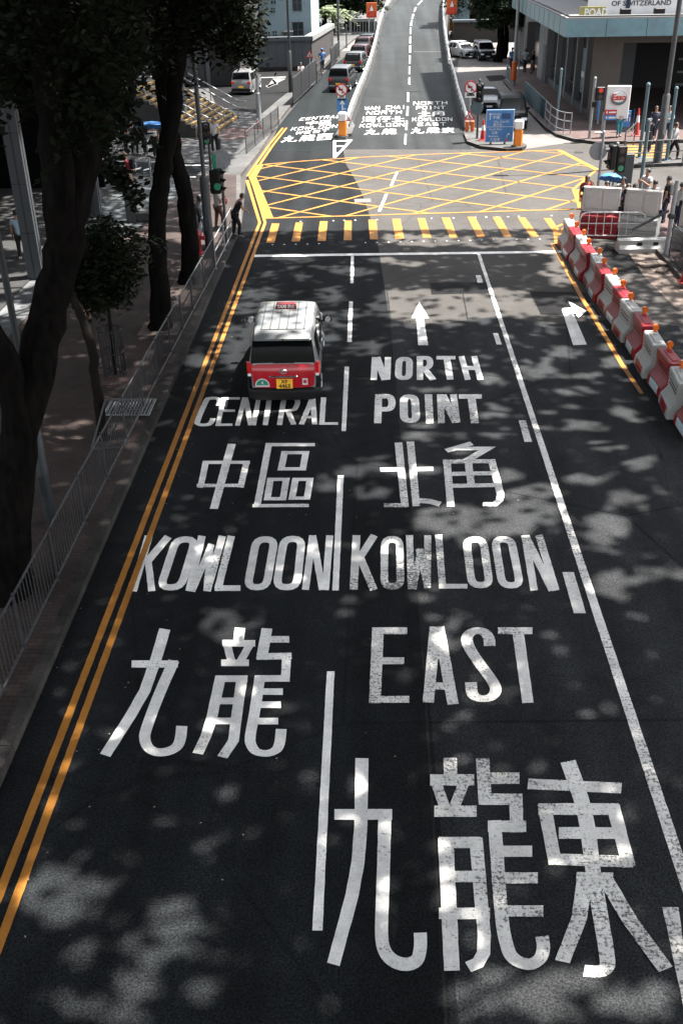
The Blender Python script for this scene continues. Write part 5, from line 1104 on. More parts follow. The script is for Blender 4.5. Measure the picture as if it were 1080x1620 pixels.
person('person in a pale blue shirt walking in the shade under the left building',at(38,409),10,1.66,'cloth_pale_blue','cloth_black',('down','swingf'),.2,0,'short','trousers',shoes='cloth_white')
person('bare-legged person in brown shorts walking behind the small dark tree',at(140,512),20,1.6,'cloth_brown','cloth_brown',('down','down'),.22,0,'short','shorts')
t,V=person('person in a white patterned shirt and brown trousers holding a red bag',at(347,362),-60,1.62,'cloth_white','cloth_brown',('front','front'),.12)
b=thing('shoulder_bag','red bag held by the person in the white patterned shirt','bag',t.location,t.rotation_euler.z); mb=MB(); mb.box((-.12,.34,.98),(.3,.14,.28),0,.05); mb.build('bag','red_plastic',b); mb=MB(); mb.tube([(-.24,.34,1.1),(-.12,.34,1.25),(0,.34,1.1)],.012,6); mb.build('handle','red_plastic',b)
person('long-haired person in pale grey standing behind the lamp post base',at(321,378),5,1.6,'cloth_grey','cloth_pale_blue',('down','front'),.05,0,'short','trousers','long')
person('person in long black clothes half hidden by the tree trunk near the hydrant',at(309,388),30,1.6,'cloth_black','cloth_black',('down','down'),.0,0,'long','dress','long')
person('man in black leaning forward on the end of the guardrail',at(374,376),-75,1.66,'cloth_black','cloth_black',('lean','lean'),.1,.5,'short','trousers')
person('man in white with a dark strap standing by the kerb ramp',at(341,242),170,1.7,'cloth_white','cloth_black',('down','front'),.1)
person('slim person in white standing between the two left signal posts',at(321,241),190,1.62,'cloth_white','cloth_black',('down','down'),.05)
for px,lab,tc in (((200,243),'dark figure farthest left by the railing across the side street','cloth_black'),((214,246),'dark figure second from left by the railing across the side street','cloth_navy'),((231,245),'dark figure left of the street name plate','cloth_black'),((247,250),'dark figure below the blue umbrella across the side street','cloth_brown')):
    person(lab,at(*px),rnd.uniform(0,360),1.62,tc,'cloth_black',('down','front'),.1,group='dark pedestrians across the side street')
t,V=person('pedestrian in a blue shirt under a blue hat on the slip road pavement',at(510,114),10,1.7,'cloth_blue','cloth_navy',('front','front'),.15,cap='cloth_blue')
person('person in a white patterned top beside the parking road',at(477,137),200,1.6,'cloth_white','cloth_grey',('down','phone'),.08)
person('woman in a white top and teal trousers before the petrol sign',at(977,216),180,1.62,'cloth_white','cloth_teal',('front','front'),.06)
person('man in a dark suit standing on the far side of the yellow crossing',at(1031,224),185,1.72,'cloth_navy','cloth_navy',('front','down'),.05,0,'long')
person('person in a long black skirt and white collar on the yellow crossing',at(1022,241,0),175,1.62,'cloth_black','cloth_black',('down','front'),.05,0,'long','dress','long')
person('person in a pale blue jacket and dark trousers by the right-hand lamp post',at(1052,221),160,1.66,'cloth_pale_blue','cloth_navy',('front','swingf'),.2,0,'long')
person('man in a white shirt and black trousers walking right across the island',at(1062,252),-80,1.66,'cloth_white','cloth_black',('swingf','swingb'),.24,0,'long')
person('distant pedestrian in a white shirt by the far right wall',at(829,114),5,1.66,'cloth_pale_blue','cloth_navy',('down','down'),.1)
person('distant dark-clothed pedestrian beside the far right doorway',at(841,116),60,1.62,'cloth_black','cloth_brown',('front','down'),.05,0,'long','dress','long')
person('distant pedestrian in blue behind the far tall pole',at(808,112),20,1.66,'cloth_blue','cloth_navy',('down','down'),.1)
person('woman in red with her hand raised to her face left of the hoardings',headat(929,279),-170,1.6,'cloth_red','cloth_brown',('face','down'),0,0,'short','trousers','long')
person('short person in red close beside the woman with a raised hand',headat(937,290,1.35),-140,1.38,'cloth_red','cloth_brown',('down','down'))
person('person with dark hair waiting under the signal left of the blue umbrella',headat(960,289,1.6),170,1.6,'cloth_black','cloth_black',('down','down'))
person('man in white bending his head behind the first hoarding',headat(987,284),150,1.68,'cloth_white','cloth_navy',('phone','down'),0,.15)
person('dark-haired person left of the two heads just above the hoarding edge',headat(993.5,293,1.6),180,1.6,'cloth_navy','cloth_black',('down','down'),group='heads above the hoarding')
person('dark-haired person right of the two heads just above the hoarding edge',headat(1004.5,293,1.6),200,1.6,'cloth_brown','cloth_black',('down','down'),group='heads above the hoarding')
person('man in a pale shirt raising a phone behind the hoardings',headat(1025,269,1.72),120,1.72,'cloth_white','cloth_dark_red',('phone','phone'),0,0,'short')
person('man in a light grey shirt facing away behind the second hoarding',headat(1036,288,1.64),20,1.66,'cloth_grey','cloth_grey',('down','down'))
t,V=person('dark-topped person wearing a white backpack between the hoardings',headat(1058,281,1.7),60,1.7,'cloth_black','cloth_navy',('down','front'))
b=thing('backpack','white backpack on the dark-topped person between the hoardings','backpack',t.location,t.rotation_euler.z); mb=MB(); mb.box((0,-.2,1.25),(.32,.2,.46),0,.06); mb.build('bag','cloth_white',b); mb=MB(); mb.box((0,-.31,1.14),(.22,.05,.18),0,.02); mb.build('pocket','cloth_white',b)
person('person in white at the right edge of the waiting crowd',headat(1079,292,1.64),-60,1.66,'cloth_white','cloth_navy',('down','front'))
def umbrella(label,p,tilt,az,r=.62):
    t=thing('umbrella',label,'umbrella',p,az); M=Matrix.Rotation(tilt,4,'X'); mb=MB(M); rings=[]
    for j in range(6):
        q=j/5*1.1; rings.append([(r*math.sin(q)/math.sin(1.1)*math.cos(2*math.pi*i/16),r*math.sin(q)/math.sin(1.1)*math.sin(2*math.pi*i/16),.36*(math.cos(q)-math.cos(1.1))-(.03*(i%2)*j/5)) for i in range(16)])
    mb.loft([[(x*.01,y*.01,z) for x,y,z in rings[0]]]+rings[1:],cap=False); mb.build('canopy',pm('umbrella_blue',(.02,.12,.32),.6),t,smooth=60); mb=MB(M); mb.tube([(0,0,-.6),(0,0,.3)],.012,6); mb.build('shaft','dark_metal',t)
p=G(966,277,1.75); umbrella('bright blue umbrella held above the crowd beside the signal pole',(p.x,p.y,1.62),R_(-25),R_(-20),.46)
p=G(241,196,2.1); umbrella('blue umbrella in the shade across the side street',(p.x,p.y,2.0),R_(-15),0,.9)
p=G(995,300,PV); t=thing('utility_cabinet','grey utility cabinet behind the blue umbrella','cabinet',(p.x,p.y+1.2,PV)); mb=MB(); mb.box((0,0,.62),(.6,.4,1.24),0,.02); mb.build('body','grey_paint',t); mb=MB(); mb.box((0,-.21,.62),(.52,.02,1.05)); mb.build('door','grey_paint',t)
# ================================================================== BUILDINGS
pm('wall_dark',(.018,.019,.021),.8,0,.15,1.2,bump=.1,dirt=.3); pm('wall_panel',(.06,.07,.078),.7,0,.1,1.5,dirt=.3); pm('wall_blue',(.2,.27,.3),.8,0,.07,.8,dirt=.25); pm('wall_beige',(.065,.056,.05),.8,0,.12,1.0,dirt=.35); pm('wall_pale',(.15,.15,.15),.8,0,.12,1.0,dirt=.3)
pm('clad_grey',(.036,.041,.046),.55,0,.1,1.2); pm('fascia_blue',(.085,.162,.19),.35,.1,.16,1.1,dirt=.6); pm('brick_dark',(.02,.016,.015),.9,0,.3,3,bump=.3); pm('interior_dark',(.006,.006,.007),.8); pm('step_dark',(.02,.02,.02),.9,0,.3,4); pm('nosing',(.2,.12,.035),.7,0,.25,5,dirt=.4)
# right: petrol station block under a blue canopy fascia
t=thing('petrol_station_building','large building with a pale blue fascia, dark glazed side and open petrol station bay','building',(FX,FY,PV))
A=PY(893,59,FY-2.5); zb_=A.z-PV; zt_=HZ(A,31)-PV; ax=A.x-FX; d=ray(808,24); far=(CP+d*(A.x/d.x)).y-FY
mb=MB(); mb.box((ax+.15,(far-2.5)/2,(zb_+zt_)/2),(.3,far+2.5,zt_-zb_)); mb.box((ax+.3+20,-2.35,(zb_+zt_)/2),(40,.3,zt_-zb_)); fa=mb.build('canopy_fascia','fascia_blue',t)
mb=MB()
for k in range(1,18): mb.box((ax-.004,-2.5+k*1.9,(zb_+zt_)/2),(.012,.025,zt_-zb_-.02))
for k in range(1,18): mb.box((ax+k*2.1,-2.504,(zb_+zt_)/2),(.025,.012,zt_-zb_-.02))
mb.build('panel_joint','dark_metal',fa)
mb=MB(); mb.prism([(ax+.3,-2.2),(40,-2.2),(40,far),(ax+.3,far)],zb_+.12,zb_+.3); mb.build('soffit','wall_beige',t)
mb=MB(); mb.prism([(ax+.02,-2.48),(40,-2.48),(40,far),(ax+.02,far)],zt_+.002,zt_+.08); mb.build('canopy_top','wall_pale',t)
mb=MB(); mb.tube([(ax+.2,far,zt_+.13),(ax+.2,-2.3,zt_+.13),(38,-2.3,zt_+.13)],.05,6); 
for k in range(14): mb.tube([(ax+.2,-2.3+k*(far+2.3)/13,zt_),(ax+.2,-2.3+k*(far+2.3)/13,zt_+.13)],.03,5)
mb.build('canopy_rail','galv_dull',t)
for k in range(6):
    x=ax+3.1+k*1.75; mb=MB(); mb.box((x,-2.0,zt_+.3),(.55,.3,.28),0,.03); mb.build('floodlight','black_plastic',t)
mb=MB(); mb.box((.75,.35,zb_/2+.03),(1.5,.7,zb_+.06)); mb.build('corner_pillar','wall_beige',t)
mb=MB(); mb.box((21,.25,zb_-.2),(39,.5,.7)); mb.build('header_beam','wall_beige',t)
sideL=24
mb=MB(); mb.box((.5,.7+sideL/2,zb_/2+.03),(.3,sideL,zb_+.06)); mb.build('side_glazing','glass_pane',t)
mb=MB(); mb.box((.22,.7+8.5,.2),(.3,17,.4)); mb.build('plinth','clad_grey',t)
for y in (2.6,5.6,8.8,12.6): mb=MB(); mb.box((.2,y,zb_/2),(.34,.34,zb_)); mb.build('side_fin','wall_pale',t)
mb=MB(); mb.box((.1,17.6,zb_/2),(.5,3.6,zb_)); mb.build('side_wall','wall_pale',t); mb=MB(); mb.box((-.16,16.6,1.2),(.06,1.1,2.4)); mb.build('side_door','clad_grey',t)
mb=MB(); mb.box((.31,4.1,2.1),(.06,1.6,2.4)); o=mb.build('side_poster','teal_paint',t); mb=MB(); mb.box((.27,4.1,1.9),(.02,1.2,.3)); mb.build('poster_band','sign_white',o)
mb=MB(); mb.box((.27,9,1.1),(.06,14,.06)); mb.build('side_rail','galv_dull',t)
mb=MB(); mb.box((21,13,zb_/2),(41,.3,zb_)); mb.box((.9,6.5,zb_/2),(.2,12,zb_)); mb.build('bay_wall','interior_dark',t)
mb=MB(); mb.box((3.0,8,1.9),(2.2,.3,3.2)); mb.build('bay_shutter','clad_grey',t); mb=MB(); mb.box((3.2,7.8,3.8),(3.6,.2,.22)); mb.build('red_band','cloth_dark_red',t)
mb=MB()
for z in (1.2,1.9,2.6): mb.box((6.2,5,z),(.5,.3,.12)); mb.box((7.6,5.4,z+.1),(.5,.3,.12))
mb.build('shelf_lights','wall_panel',t)
mb=MB(); mb.box((21,2.4,zt_+9),(38.6,.6,18)); mb.box((1.7,sideL/2+2,zt_+9),(.6,sideL,18)); mb.build('upper_wall','wall_pale',t)
B1=PY(928,27,FY-1.0); bz=B1.z-PV; mb=MB(); mb.box((B1.x-FX+8,-.9,bz+2.4),(16,.2,4.8)); bb=mb.build('billboard','sign_white',t)
lt=PY(1014,5,FY-1.02); lw=(PY(1063,5,FY-1.02)-PY(966,5,FY-1.02)).length; mb=MB(); text_mb(mb,'OF SWITZERLAND',lw/9.6,face_to((lt.x-FX,-1.01,lt.z-PV)),.01,bold=.012,sx=1.12); mb.build('lettering','ink_black',bb)
p0=PY(915,30,FY-1.9);p1=PY(958,10,FY-1.9); mb=MB(); mb.box(((p0.x+p1.x)/2-FX,-1.9,(p0.z+p1.z)/2-PV),(p1.x-p0.x,.1,p1.z-p0.z)); o=mb.build('road_name_board',pm('olive',(.22,.2,.06),.6),t); mb=MB(); text_mb(mb,'POAD',(p1.z-p0.z)*.86,face_to(((p0.x+p1.x)/2-FX+.18,-1.96,(p0.z+p1.z)/2-PV)),.008,bold=.03,sx=.92); mb.build('lettering','sign_white',o)
for k,(c,wd) in enumerate((('cloth_red',2.0),('wall_panel',2.6),('fascia_blue',3.2),('cloth_brown',1.6),('cloth_dark_red',1.2),('wall_panel',2.2),('cloth_navy',1.8))):
    y=13.5-sum((2.0,2.6,3.2,1.6,1.2,2.2,1.8)[:k])-wd/2; mb=MB(); mb.box((1.25,y,zt_+2.3),(.2,wd-.04,4.3)); mb.build('side_billboard_panel',c,t)
# petrol sign and price board
W1=PY(955,180,FY-3.2); 
def psign(name,label,x0,y0,x1,y1,Y,post=True):
    a=PY(x0,y1,Y); b=PY(x1,y0,Y); t=thing(name,label,'sign',((a.x+b.x)/2,Y,PV)); return t,b.x-a.x,a.z-PV,b.z-PV
t,W,z0,z1=psign('petrol_sign','white petrol station sign with a red lettered oval on it','' or 955,135,998,188,G(954,222).y)
mb=MB(); mb.box((0,0,(z0+z1)/2),(W,.16,z1-z0),R_(-4),.03); o=mb.build('board','sign_white',t); H=z1-z0
mb=MB(); mb.tube([(-W*.5,0,0),(-W*.5,0,z0+.3)],.11,8); mb.build('post','galv',t)
def oval(rx,rz,cx,cz,y,mat,par,nm): mb=MB(); n=28; mb.add([(cx+rx*math.cos(2*math.pi*k/n),y,cz+rz*math.sin(2*math.pi*k/n)) for k in range(n)]+[(cx+rx*math.cos(2*math.pi*k/n),y+.04,cz+rz*math.sin(2*math.pi*k/n)) for k in range(n)],[tuple(range(n))]+[(k,n+k,n+(k+1)%n,(k+1)%n) for k in range(n)]); return mb.build(nm,mat,par)
oval(W*.33,H*.21,.02,z0+H*.63,-.13,'teal_paint',o,'oval_shadow'); ov=oval(W*.3,H*.16,.0,z0+H*.67,-.17,'sign_white',o,'oval')
mb=MB(); text_mb(mb,'Esso',H*.25,face_to((.0,-.18,z0+H*.66)),.01,bold=.03); mb.build('lettering','sign_red',ov)
for zz,m_,nm in ((.21,'sign_red','red_panel'),(.05,'sign_blue','blue_panel')):
    mb=MB(); mb.box((-W*.27,-.12,z0+H*zz),(W*.5,.06,H*.15)); q=mb.build(nm,m_,o); mb=MB(); mb.box((-W*.2,-.155,z0+H*zz),(W*.3,.008,H*.05)); mb.box((-W*.44,-.155,z0+H*zz),(W*.06,.008,H*.07)); mb.build('text_line','sign_white',q)
t,W,z0,z1=psign('price_board','blue petrol price board showing 7.51 behind the woman in teal trousers',981,175,998,200,G(990,213).y)
H=z1-z0; mb=MB(); mb.box((0,0,(z0+z1)/2),(W,.14,H)); o=mb.build('board','sign_blue',t); mb=MB(); mb.box((-.2*W,0,z1+H*.2),(W*.62,.12,H*.38)); mb.build('upper_board','sign_blue',t)
mb=MB(); text_mb(mb,'7.51',H*.36,face_to((0,-.085,z0+H*.45)),.008,bold=.02); mb.box((0,-.08,z0+H*.83),(W*.75,.01,H*.07)); mb.build('numerals','sign_white',o); mb=MB(); mb.box((0,0,z0/2),(W*.8,.3,z0)); mb.build('base','wall_panel',t)
t,W,z0,z1=psign('flag_sign','narrow blue vertical sign beside the price board',1000,173,1003.5,202,G(990,213).y); mb=MB(); mb.box((0,0,(z0+z1)/2),(W,.1,z1-z0)); mb.build('board','sign_blue',t); mb=MB(); mb.cyl((0,0,0),.04,z0+.2,8); mb.build('post','galv',t)
t,W,z0,z1=psign('flag_sign','narrow red vertical sign at the right of the price board',1006,176,1011.5,200,G(990,211).y); mb=MB(); mb.box((0,0,(z0+z1)/2),(W,.1,z1-z0)); o=mb.build('board','sign_red',t); mb=MB(); mb.cyl((0,0,0),.04,z0+.2,8); mb.build('post','galv',t)
t,W,z0,z1=psign('light_box','blue light box panel behind the red signal post',942,152,949,190,G(945,200).y); mb=MB(); mb.box((0,0,(z0+z1)/2),(W,.2,z1-z0)); o=mb.build('board','fascia_blue',t); mb=MB(); mb.box((0,-.11,(z0+z1)/2),(W*.8,.02,(z1-z0)*.85)); mb.build('face','sign_blue',o); mb=MB(); mb.box((W*.5,0,(z1)/2),(.08,.1,z1)); mb.build('post','galv',t)
# left: tower with a recessed dark ground floor and clad columns
cg=G(71,440,PV); bx,by=cg.x,cg.y
t=thing('office_tower','dark office building with grey clad columns on the left forecourt','building',(bx,by,PV)); 
for y in (-8,0,8):
    mb=MB(); mb.box((-.24,y,5.2),(.48,.36,10.4)); o=mb.build('column','clad_grey',t); mb=MB(); mb.box((.004,y-.02,5.2),(.02,.05,10.4)); mb.box((-.24,y-.182,5.2),(.05,.02,10.4)); 
    for z in range(1,7): mb.box((-.24,y-.182,z*1.5),(.48,.02,.03))
    mb.build('column_joint','dark_metal',o)
mb=MB(); mb.box((-16,0,22),(31,28,23)); mb.build('tower_block','wall_dark',t)
mb=MB(); mb.box((-9,0,5.2),(.2,28,10.4)); mb.box((-5,13,5.2),(8,.2,10.4)); mb.build('shop_glazing','glass_dark',t); mb=MB(); mb.box((-5,0,.02),(9.2,27,.06)); mb.build('lobby_floor','step_dark',t)
# mid left: the big shaded wall, panels, pale blue block
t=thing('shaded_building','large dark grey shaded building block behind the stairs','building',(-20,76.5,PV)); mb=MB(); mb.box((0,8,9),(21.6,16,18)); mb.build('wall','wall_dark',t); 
for x in (-9,-5.5,-2,1.5,5,8.5): mb=MB(); mb.box((x,-.05,9),(.25,.16,17.9)); mb.build('pilaster','clad_grey',t)
mb=MB(); mb.box((9.2,-.06,1.6),(2.0,.1,3.0)); mb.build('gate','interior_dark',t)
a=G(385,114,PV);b=G(493,111,PV); hB=HZ(a,60)-PV; t=thing('panel_wall','grey panelled wall along the back of the parking road','wall',(a.x,a.y,PV),math.atan2(b.y-a.y,b.x-a.x)); L=(b-a).length; mb=MB(); mb.box((L/2,.15,hB*.46),(L,.3,hB*.84)); mb.build('panels','wall_panel',t); mb=MB(); mb.box((L/2,.1,hB*.94),(L+.3,.5,hB*.12)); mb.build('top_band','wall_panel',t); mb=MB(); mb.box((L/2,.1,.15),(L,.36,.3)); mb.build('plinth','brick_dark',t); mb=MB()
for k in range(1,8): mb.box((L*k/8,-.008,hB*.46),(.05,.02,hB*.8))
mb.build('panel_joint','clad_grey',t)
Yb=b.y+7; p0=PY(380,60,Yb); p1=PY(493,60,Yb); x0,x1=p0.x-7,p1.x
t=thing('pale_blue_building','pale blue rendered building with small windows above the grey panel wall','building',((x0+x1)/2,Yb,PV)); W=x1-x0; mb=MB(); mb.box((0,7,11),(W,14,22)); mb.build('wall','wall_blue',t)
def win(x0,y0,x1,y1,frame='sign_white',bars=True):
    a=PY(x0,y1,Yb);b=PY(x1,y0,Yb); cx=(a.x+b.x)/2-t.location.x; cz=(a.z+b.z)/2-PV; w_,h_=b.x-a.x,b.z-a.z; mb=MB(); mb.box((cx,-.02,cz),(w_+.1,.08,h_+.1)); o=mb.build('window',frame,t); mb=MB(); mb.box((cx,-.06,cz),(w_,.05,h_)); p=mb.build('pane','glass_pane',o)
    if bars: mb=MB(); mb.box((cx,-.09,cz),(.06,.03,h_)); mb.box((cx,-.09,cz),(w_,.03,.06)); mb.build('glazing_bar',frame,o)
for r in ((464,-7,476,16),(429,-6,436,6),(429,12,435,20),(419,0,424,6),(401,-4,409,6),(464,36,479,58),(432,49,438,57),(421,50,427,58),(384,20,396,44)): win(*r,frame='wall_blue' if r[0]<440 else 'wall_panel')
def ledge(x0,y0,x1,y1,m_,d,nm): a=PY(x0,y1,Yb);b=PY(x1,y0,Yb); mb=MB(); mb.box(((a.x+b.x)/2-t.location.x,-d/2,(a.z+b.z)/2-PV),(b.x-a.x,d,b.z-a.z)); mb.build(nm,m_,t)
ledge(447,48,464,50,'wall_pale',.8,'porch_roof'); ledge(447,50,449,61,'wall_pale',.7,'porch_post'); ledge(384,45,417,48,'wall_pale',.4,'ledge'); ledge(416,15,418.5,62,'wall_pale',.15,'downpipe'); ledge(463,33,479,34.5,'wall_blue',.25,'ledge'); ledge(384,48,414,60,'wall_panel',.3,'lower_panel')
a=G(494,110,PV);b=G(528,80,PV); t=thing('retaining_wall','dark brick retaining wall with a pale coping beside the car queue','wall',(a.x,a.y,PV)); dv=Vector((b.x-a.x,b.y-a.y,0)); h0=HZ(a,65)-PV; h1=HZ(b,44)-PV; nv=Vector((-dv.y,dv.x,0)).normalized()*.5
mb=MB(); q=[Vector((0,0,0)),dv]; mb.loft([[tuple(q[0]),tuple(q[0]+nv),tuple(q[0]+nv+Vector((0,0,h0))),tuple(q[0]+Vector((0,0,h0)))],[tuple(q[1]),tuple(q[1]+nv),tuple(q[1]+nv+Vector((0,0,h1))),tuple(q[1]+Vector((0,0,h1)))]]); mb.build('brickwork','brick_dark',t)
mb=MB(); n2=nv*.2; mb.loft([[tuple(q[0]-n2+Vector((0,0,h0))),tuple(q[0]+nv+n2+Vector((0,0,h0))),tuple(q[0]+nv+n2+Vector((0,0,h0+.35))),tuple(q[0]-n2+Vector((0,0,h0+.35)))],[tuple(q[1]-n2+Vector((0,0,h1))),tuple(q[1]+nv+n2+Vector((0,0,h1))),tuple(q[1]+nv+n2+Vector((0,0,h1+.35))),tuple(q[1]-n2+Vector((0,0,h1+.35)))]]); mb.build('coping','wall_pale',t)
# staircase with yellow nosings
t=thing('staircase','outdoor staircase with yellow edged steps and metal handrails','staircase',(-8.7,56.3,PV),R_(-8)); n=14
for k in range(n):
    mb=MB(); mb.box((-.32*k-.16-(n-k)*0,3.2,.165*(k+1)/2),(.32,6.4,.165*(k+1))); o=mb.build('step','step_dark',t); mb=MB(); mb.box((-.32*k-.04,3.2,.165*(k+1)+.008),(.14,6.3,.02)); mb.box((-.32*k+.004,3.2,.165*(k+1)-.05),(.014,6.3,.1)); mb.build('nosing','nosing',o)
for y in (.1,3.2,6.3):
    mb=MB()
    for zz in (.95,.55): mb.tube([(.5,y,zz),(0,y,zz+.05),(-.32*n,y,.165*n+zz)],.035,6)
    for k in (0,5,10,14): mb.tube([(-.32*k,y,.165*k),(-.32*k,y,.165*k+.95)],.03,6)
    mb.build('handrail','galv',t)
mb=MB(); mb.box((-1.9,1.5,2.2),(.45,.45,4.4)); mb.build('column','clad_grey',t); mb=MB(); mb.box((-.32*n-2,3.2,.165*n/2),(4,6.4,.165*n)); mb.build('landing','step_dark',t)
# far plaza parapet, bridge pier, shaded overpass
a=G(556,57);b=G(592,56); t=thing('parapet_wall','low white balustrade at the back of the far plaza','wall',(a.x,a.y,0)); L=b.x-a.x; mb=MB(); mb.box((L/2,0,.2),(L,.4,.4)); mb.box((L/2,0,1.5),(L,.45,.3)); mb.build('rails','wall_pale',t); mb=MB()
for k in range(9): mb.box((L*k/8,0,.85),(.5,.35,1.1))
mb.build('balusters','wall_pale',t)
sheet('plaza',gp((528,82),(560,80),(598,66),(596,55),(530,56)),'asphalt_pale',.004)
g=G(728,60); t=thing('bridge_pier','pale blue square pier standing right of the flyover','bridge pier',(g.x,g.y,0)); h=HZ(g,2)+6; mb=MB(); mb.box((0,0,h/2),(1.5,1.5,h),0,.06); mb.build('shaft','wall_blue',t); mb=MB(); mb.box((0,0,.25),(1.9,1.9,.5)); mb.build('footing','concrete_pave',t)
a=G(716,68); t=thing('low_wall','long dark low wall under the trees right of the flyover','wall',(a.x,a.y,0)); mb=MB(); mb.box((10,.3,.9),(20,.5,1.8)); mb.build('wall','brick_dark',t); mb=MB(); mb.box((10,.25,1.9),(20.2,.8,.2)); mb.build('coping','wall_panel',t)
# glazed doorway far right
g=G(836,112,PV); t=thing('far_block','pale wall block with a dark doorway beyond the blue fascia','building',(g.x+.2,88,PV)); mb=MB(); mb.box((3.2,3,4),(6.4,6,8)); mb.build('wall','wall_pale',t); mb=MB(); mb.box((1.6,-.05,1.5),(2.8,.1,3)); o=mb.build('doorway','interior_dark',t); mb=MB(); mb.box((1.9,-.14,2.2),(1.2,.12,.3)); mb.build('door_frame','wall_pale',o)
# ================================================================== TREES
LEAFV=[(-.5,0,0),(-.18,.5,.06),(.5,.72,0),(1.1,.1,-.1),(.45,-.6,0),(-.2,-.45,.05)]
class Leaves:
    def __init__(s): s.v=[];s.f=[]
    def leaf(s,p,sz,flat=.6):
        a=rnd.uniform(0,6.283); t=rnd.gauss(0,flat); c,si=math.cos(a),math.sin(a); ct,st=math.cos(t),math.sin(t); t2=rnd.gauss(0,flat*.7); c2,s2=math.cos(t2),math.sin(t2); o=len(s.v)
        for x,y in ((-.5,0),(0,.26),(.5,0),(0,-.26)):
            x*=sz;y*=sz; z=y*st+x*s2; y2=y*ct; x2=x*c2; s.v.append((p[0]+x2*c-y2*si,p[1]+x2*si+y2*c,p[2]+z))
        s.f.append((o,o+1,o+2,o+3))
    def clump(s,p,r,n,sz,flat=.6,sq=.7):
        for _ in range(n):
            s.leaf((p[0]+rnd.gauss(0,r*.5),p[1]+rnd.gauss(0,r*.5),p[2]+rnd.gauss(0,r*.5*sq)),sz*rnd.uniform(.7,1.3),flat)
    def spray(s,p,d,L,n,sz):
        """a drooping twig with leaves set along it"""
        d=Vector(d).normalized(); q=Vector(p)
        for k in range(n):
            q=q+d*(L/n); d.z-=.9/n*.5; d.normalize(); s.leaf((q.x+rnd.uniform(-.05,.05),q.y+rnd.uniform(-.05,.05),q.z+rnd.uniform(-.05,.05)),sz*rnd.uniform(.8,1.2),.5)
    def build(s,name,mat,par,org):
        me=bpy.data.meshes.new(name); me.from_pydata([(x-org[0],y-org[1],z-org[2]) for x,y,z in s.v],[],s.f); me.materials.append(MATS[mat]); o=bpy.data.objects.new(name,me); COL.objects.link(o); o.parent=par; return o
def wob(pts,rs,sub=4,am=.08):
    P=[];Q=[]
    for i in range(len(pts)-1):
        for k in range(sub):
            u=k/sub; p0=pts[max(i-1,0)];p1=pts[i];p2=pts[i+1];p3=pts[min(i+2,len(pts)-1)]
            q=.5*((2*p1)+(p2-p0)*u+(2*p0-5*p1+4*p2-p3)*u*u+(3*p1-p0-3*p2+p3)*u**3); r=lerp(rs[i],rs[i+1],u); P.append(q+Vector((rnd.uniform(-am,am)*r,rnd.uniform(-am,am)*r,0))); Q.append(r*rnd.uniform(.93,1.07))
    P.append(pts[-1]);Q.append(rs[-1]); return P,Q
def limb(mb,pts,rs,n=10,am=.15): P,Q=wob([Vector(p) for p in pts],rs,4,am); mb.tube(P,Q,n,jit=.06)
def px2(px,Y): p=PY(px[0],px[1],Y); return Vector(p)
def treebase(label,o,name='street_tree',group='street trees along the left pavement',cat='tree'): return thing(name,label,cat,o,0,group)
def trunk_from_px(t,pts,rs,nm='trunk',mat='bark',flare=True):
    o=t.location; P=[px2((x,y),Y)-o for x,y,Y in pts]; mb=MB(); 
    if flare: P=[Vector((P[0].x,P[0].y,-.05))]+P[0:]; P[1]=P[0].lerp(P[2],.08); rs=[rs[0]*1.55]+[rs[0]*1.12]+rs[1:]
    limb(mb,P,rs,12); return mb.build(nm,mat,t,smooth=60)
# light gaps seen on the road (where the canopy is open), as ellipses of the photograph's pixels
def T_(f,l): return [(*f(a,b),c/f.__defaults__[0] if False else c,d) for a,b,c,d in l]
GAPS=[]
def gaps(x0,y0,s,l):
    for a,b,c,d,*r in l: k_=1.3 if y0+b/s>1300 else 1.18; GAPS.append((x0+a/s,y0+b/s,c/s*k_,d/s*k_,r[0] if r else 0))
gaps(680,480,2.7,[(490,105,52,26),(580,210,75,22),(450,290,60,30),(620,310,105,12),(810,250,60,26),(740,190,40,12),(610,375,70,20),(270,320,60,22),(290,465,80,20),(660,525,92,24),(730,600,55,22),(810,455,40,15),(890,505,40,10),(900,680,44,20),(690,745,95,13),(350,740,60,36),(80,555,60,22),(300,555,60,20),(500,470,50,12),(760,100,55,22),(600,440,40,10)])
gaps(560,540,3.176,[(60,30,70,36),(420,245,130,12),(420,460,105,28),(740,460,70,18),(50,640,80,26),(360,640,60,24),(850,870,150,60),(620,900,120,20),(30,760,60,16),(700,190,60,22),(1000,160,60,18),(560,560,60,14),(400,880,60,20)])
gaps(150,820,2.7,[(550,450,95,55),(440,660,42,45),(660,700,30,40),(90,920,60,16),(480,870,60,14),(300,700,26,14),(870,880,40,20)])
gaps(500,820,2.7,[(620,850,52,30),(180,345,65,20),(480,340,75,20),(640,28,240,28),(570,500,36,55),(990,505,50,18),(480,420,50,16),(330,130,30,24),(700,620,20,16)])
gaps(0,1220,2.7,[(285,540,135,85),(240,440,110,18),(400,350,120,22),(780,680,75,110,-.5),(570,850,85,130,.35),(440,990,110,30,-.3),(360,800,60,45),(950,590,26,34),(930,285,55,20,-.4),(290,970,30,55),(870,950,60,40),(520,1040,80,50),(700,200,50,14),(100,100,40,16)])
gaps(480,1180,1.8,[(165,110,12,30),(225,270,18,14),(222,430,24,40),(400,400,22,60),(300,370,36,30),(900,270,40,36),(640,690,180,50),(860,740,170,40),(480,740,60,36),(990,700,60,20),(330,500,40,12)])
gaps(350,230,2.7,[(480,522,85,8),(210,550,40,12),(350,566,36,12),(180,640,90,26),(90,690,50,26),(560,720,40,20),(820,400,120,22),(800,505,60,10),(1010,405,90,18),(860,690,190,70),(700,490,40,10),(300,520,24,8)])
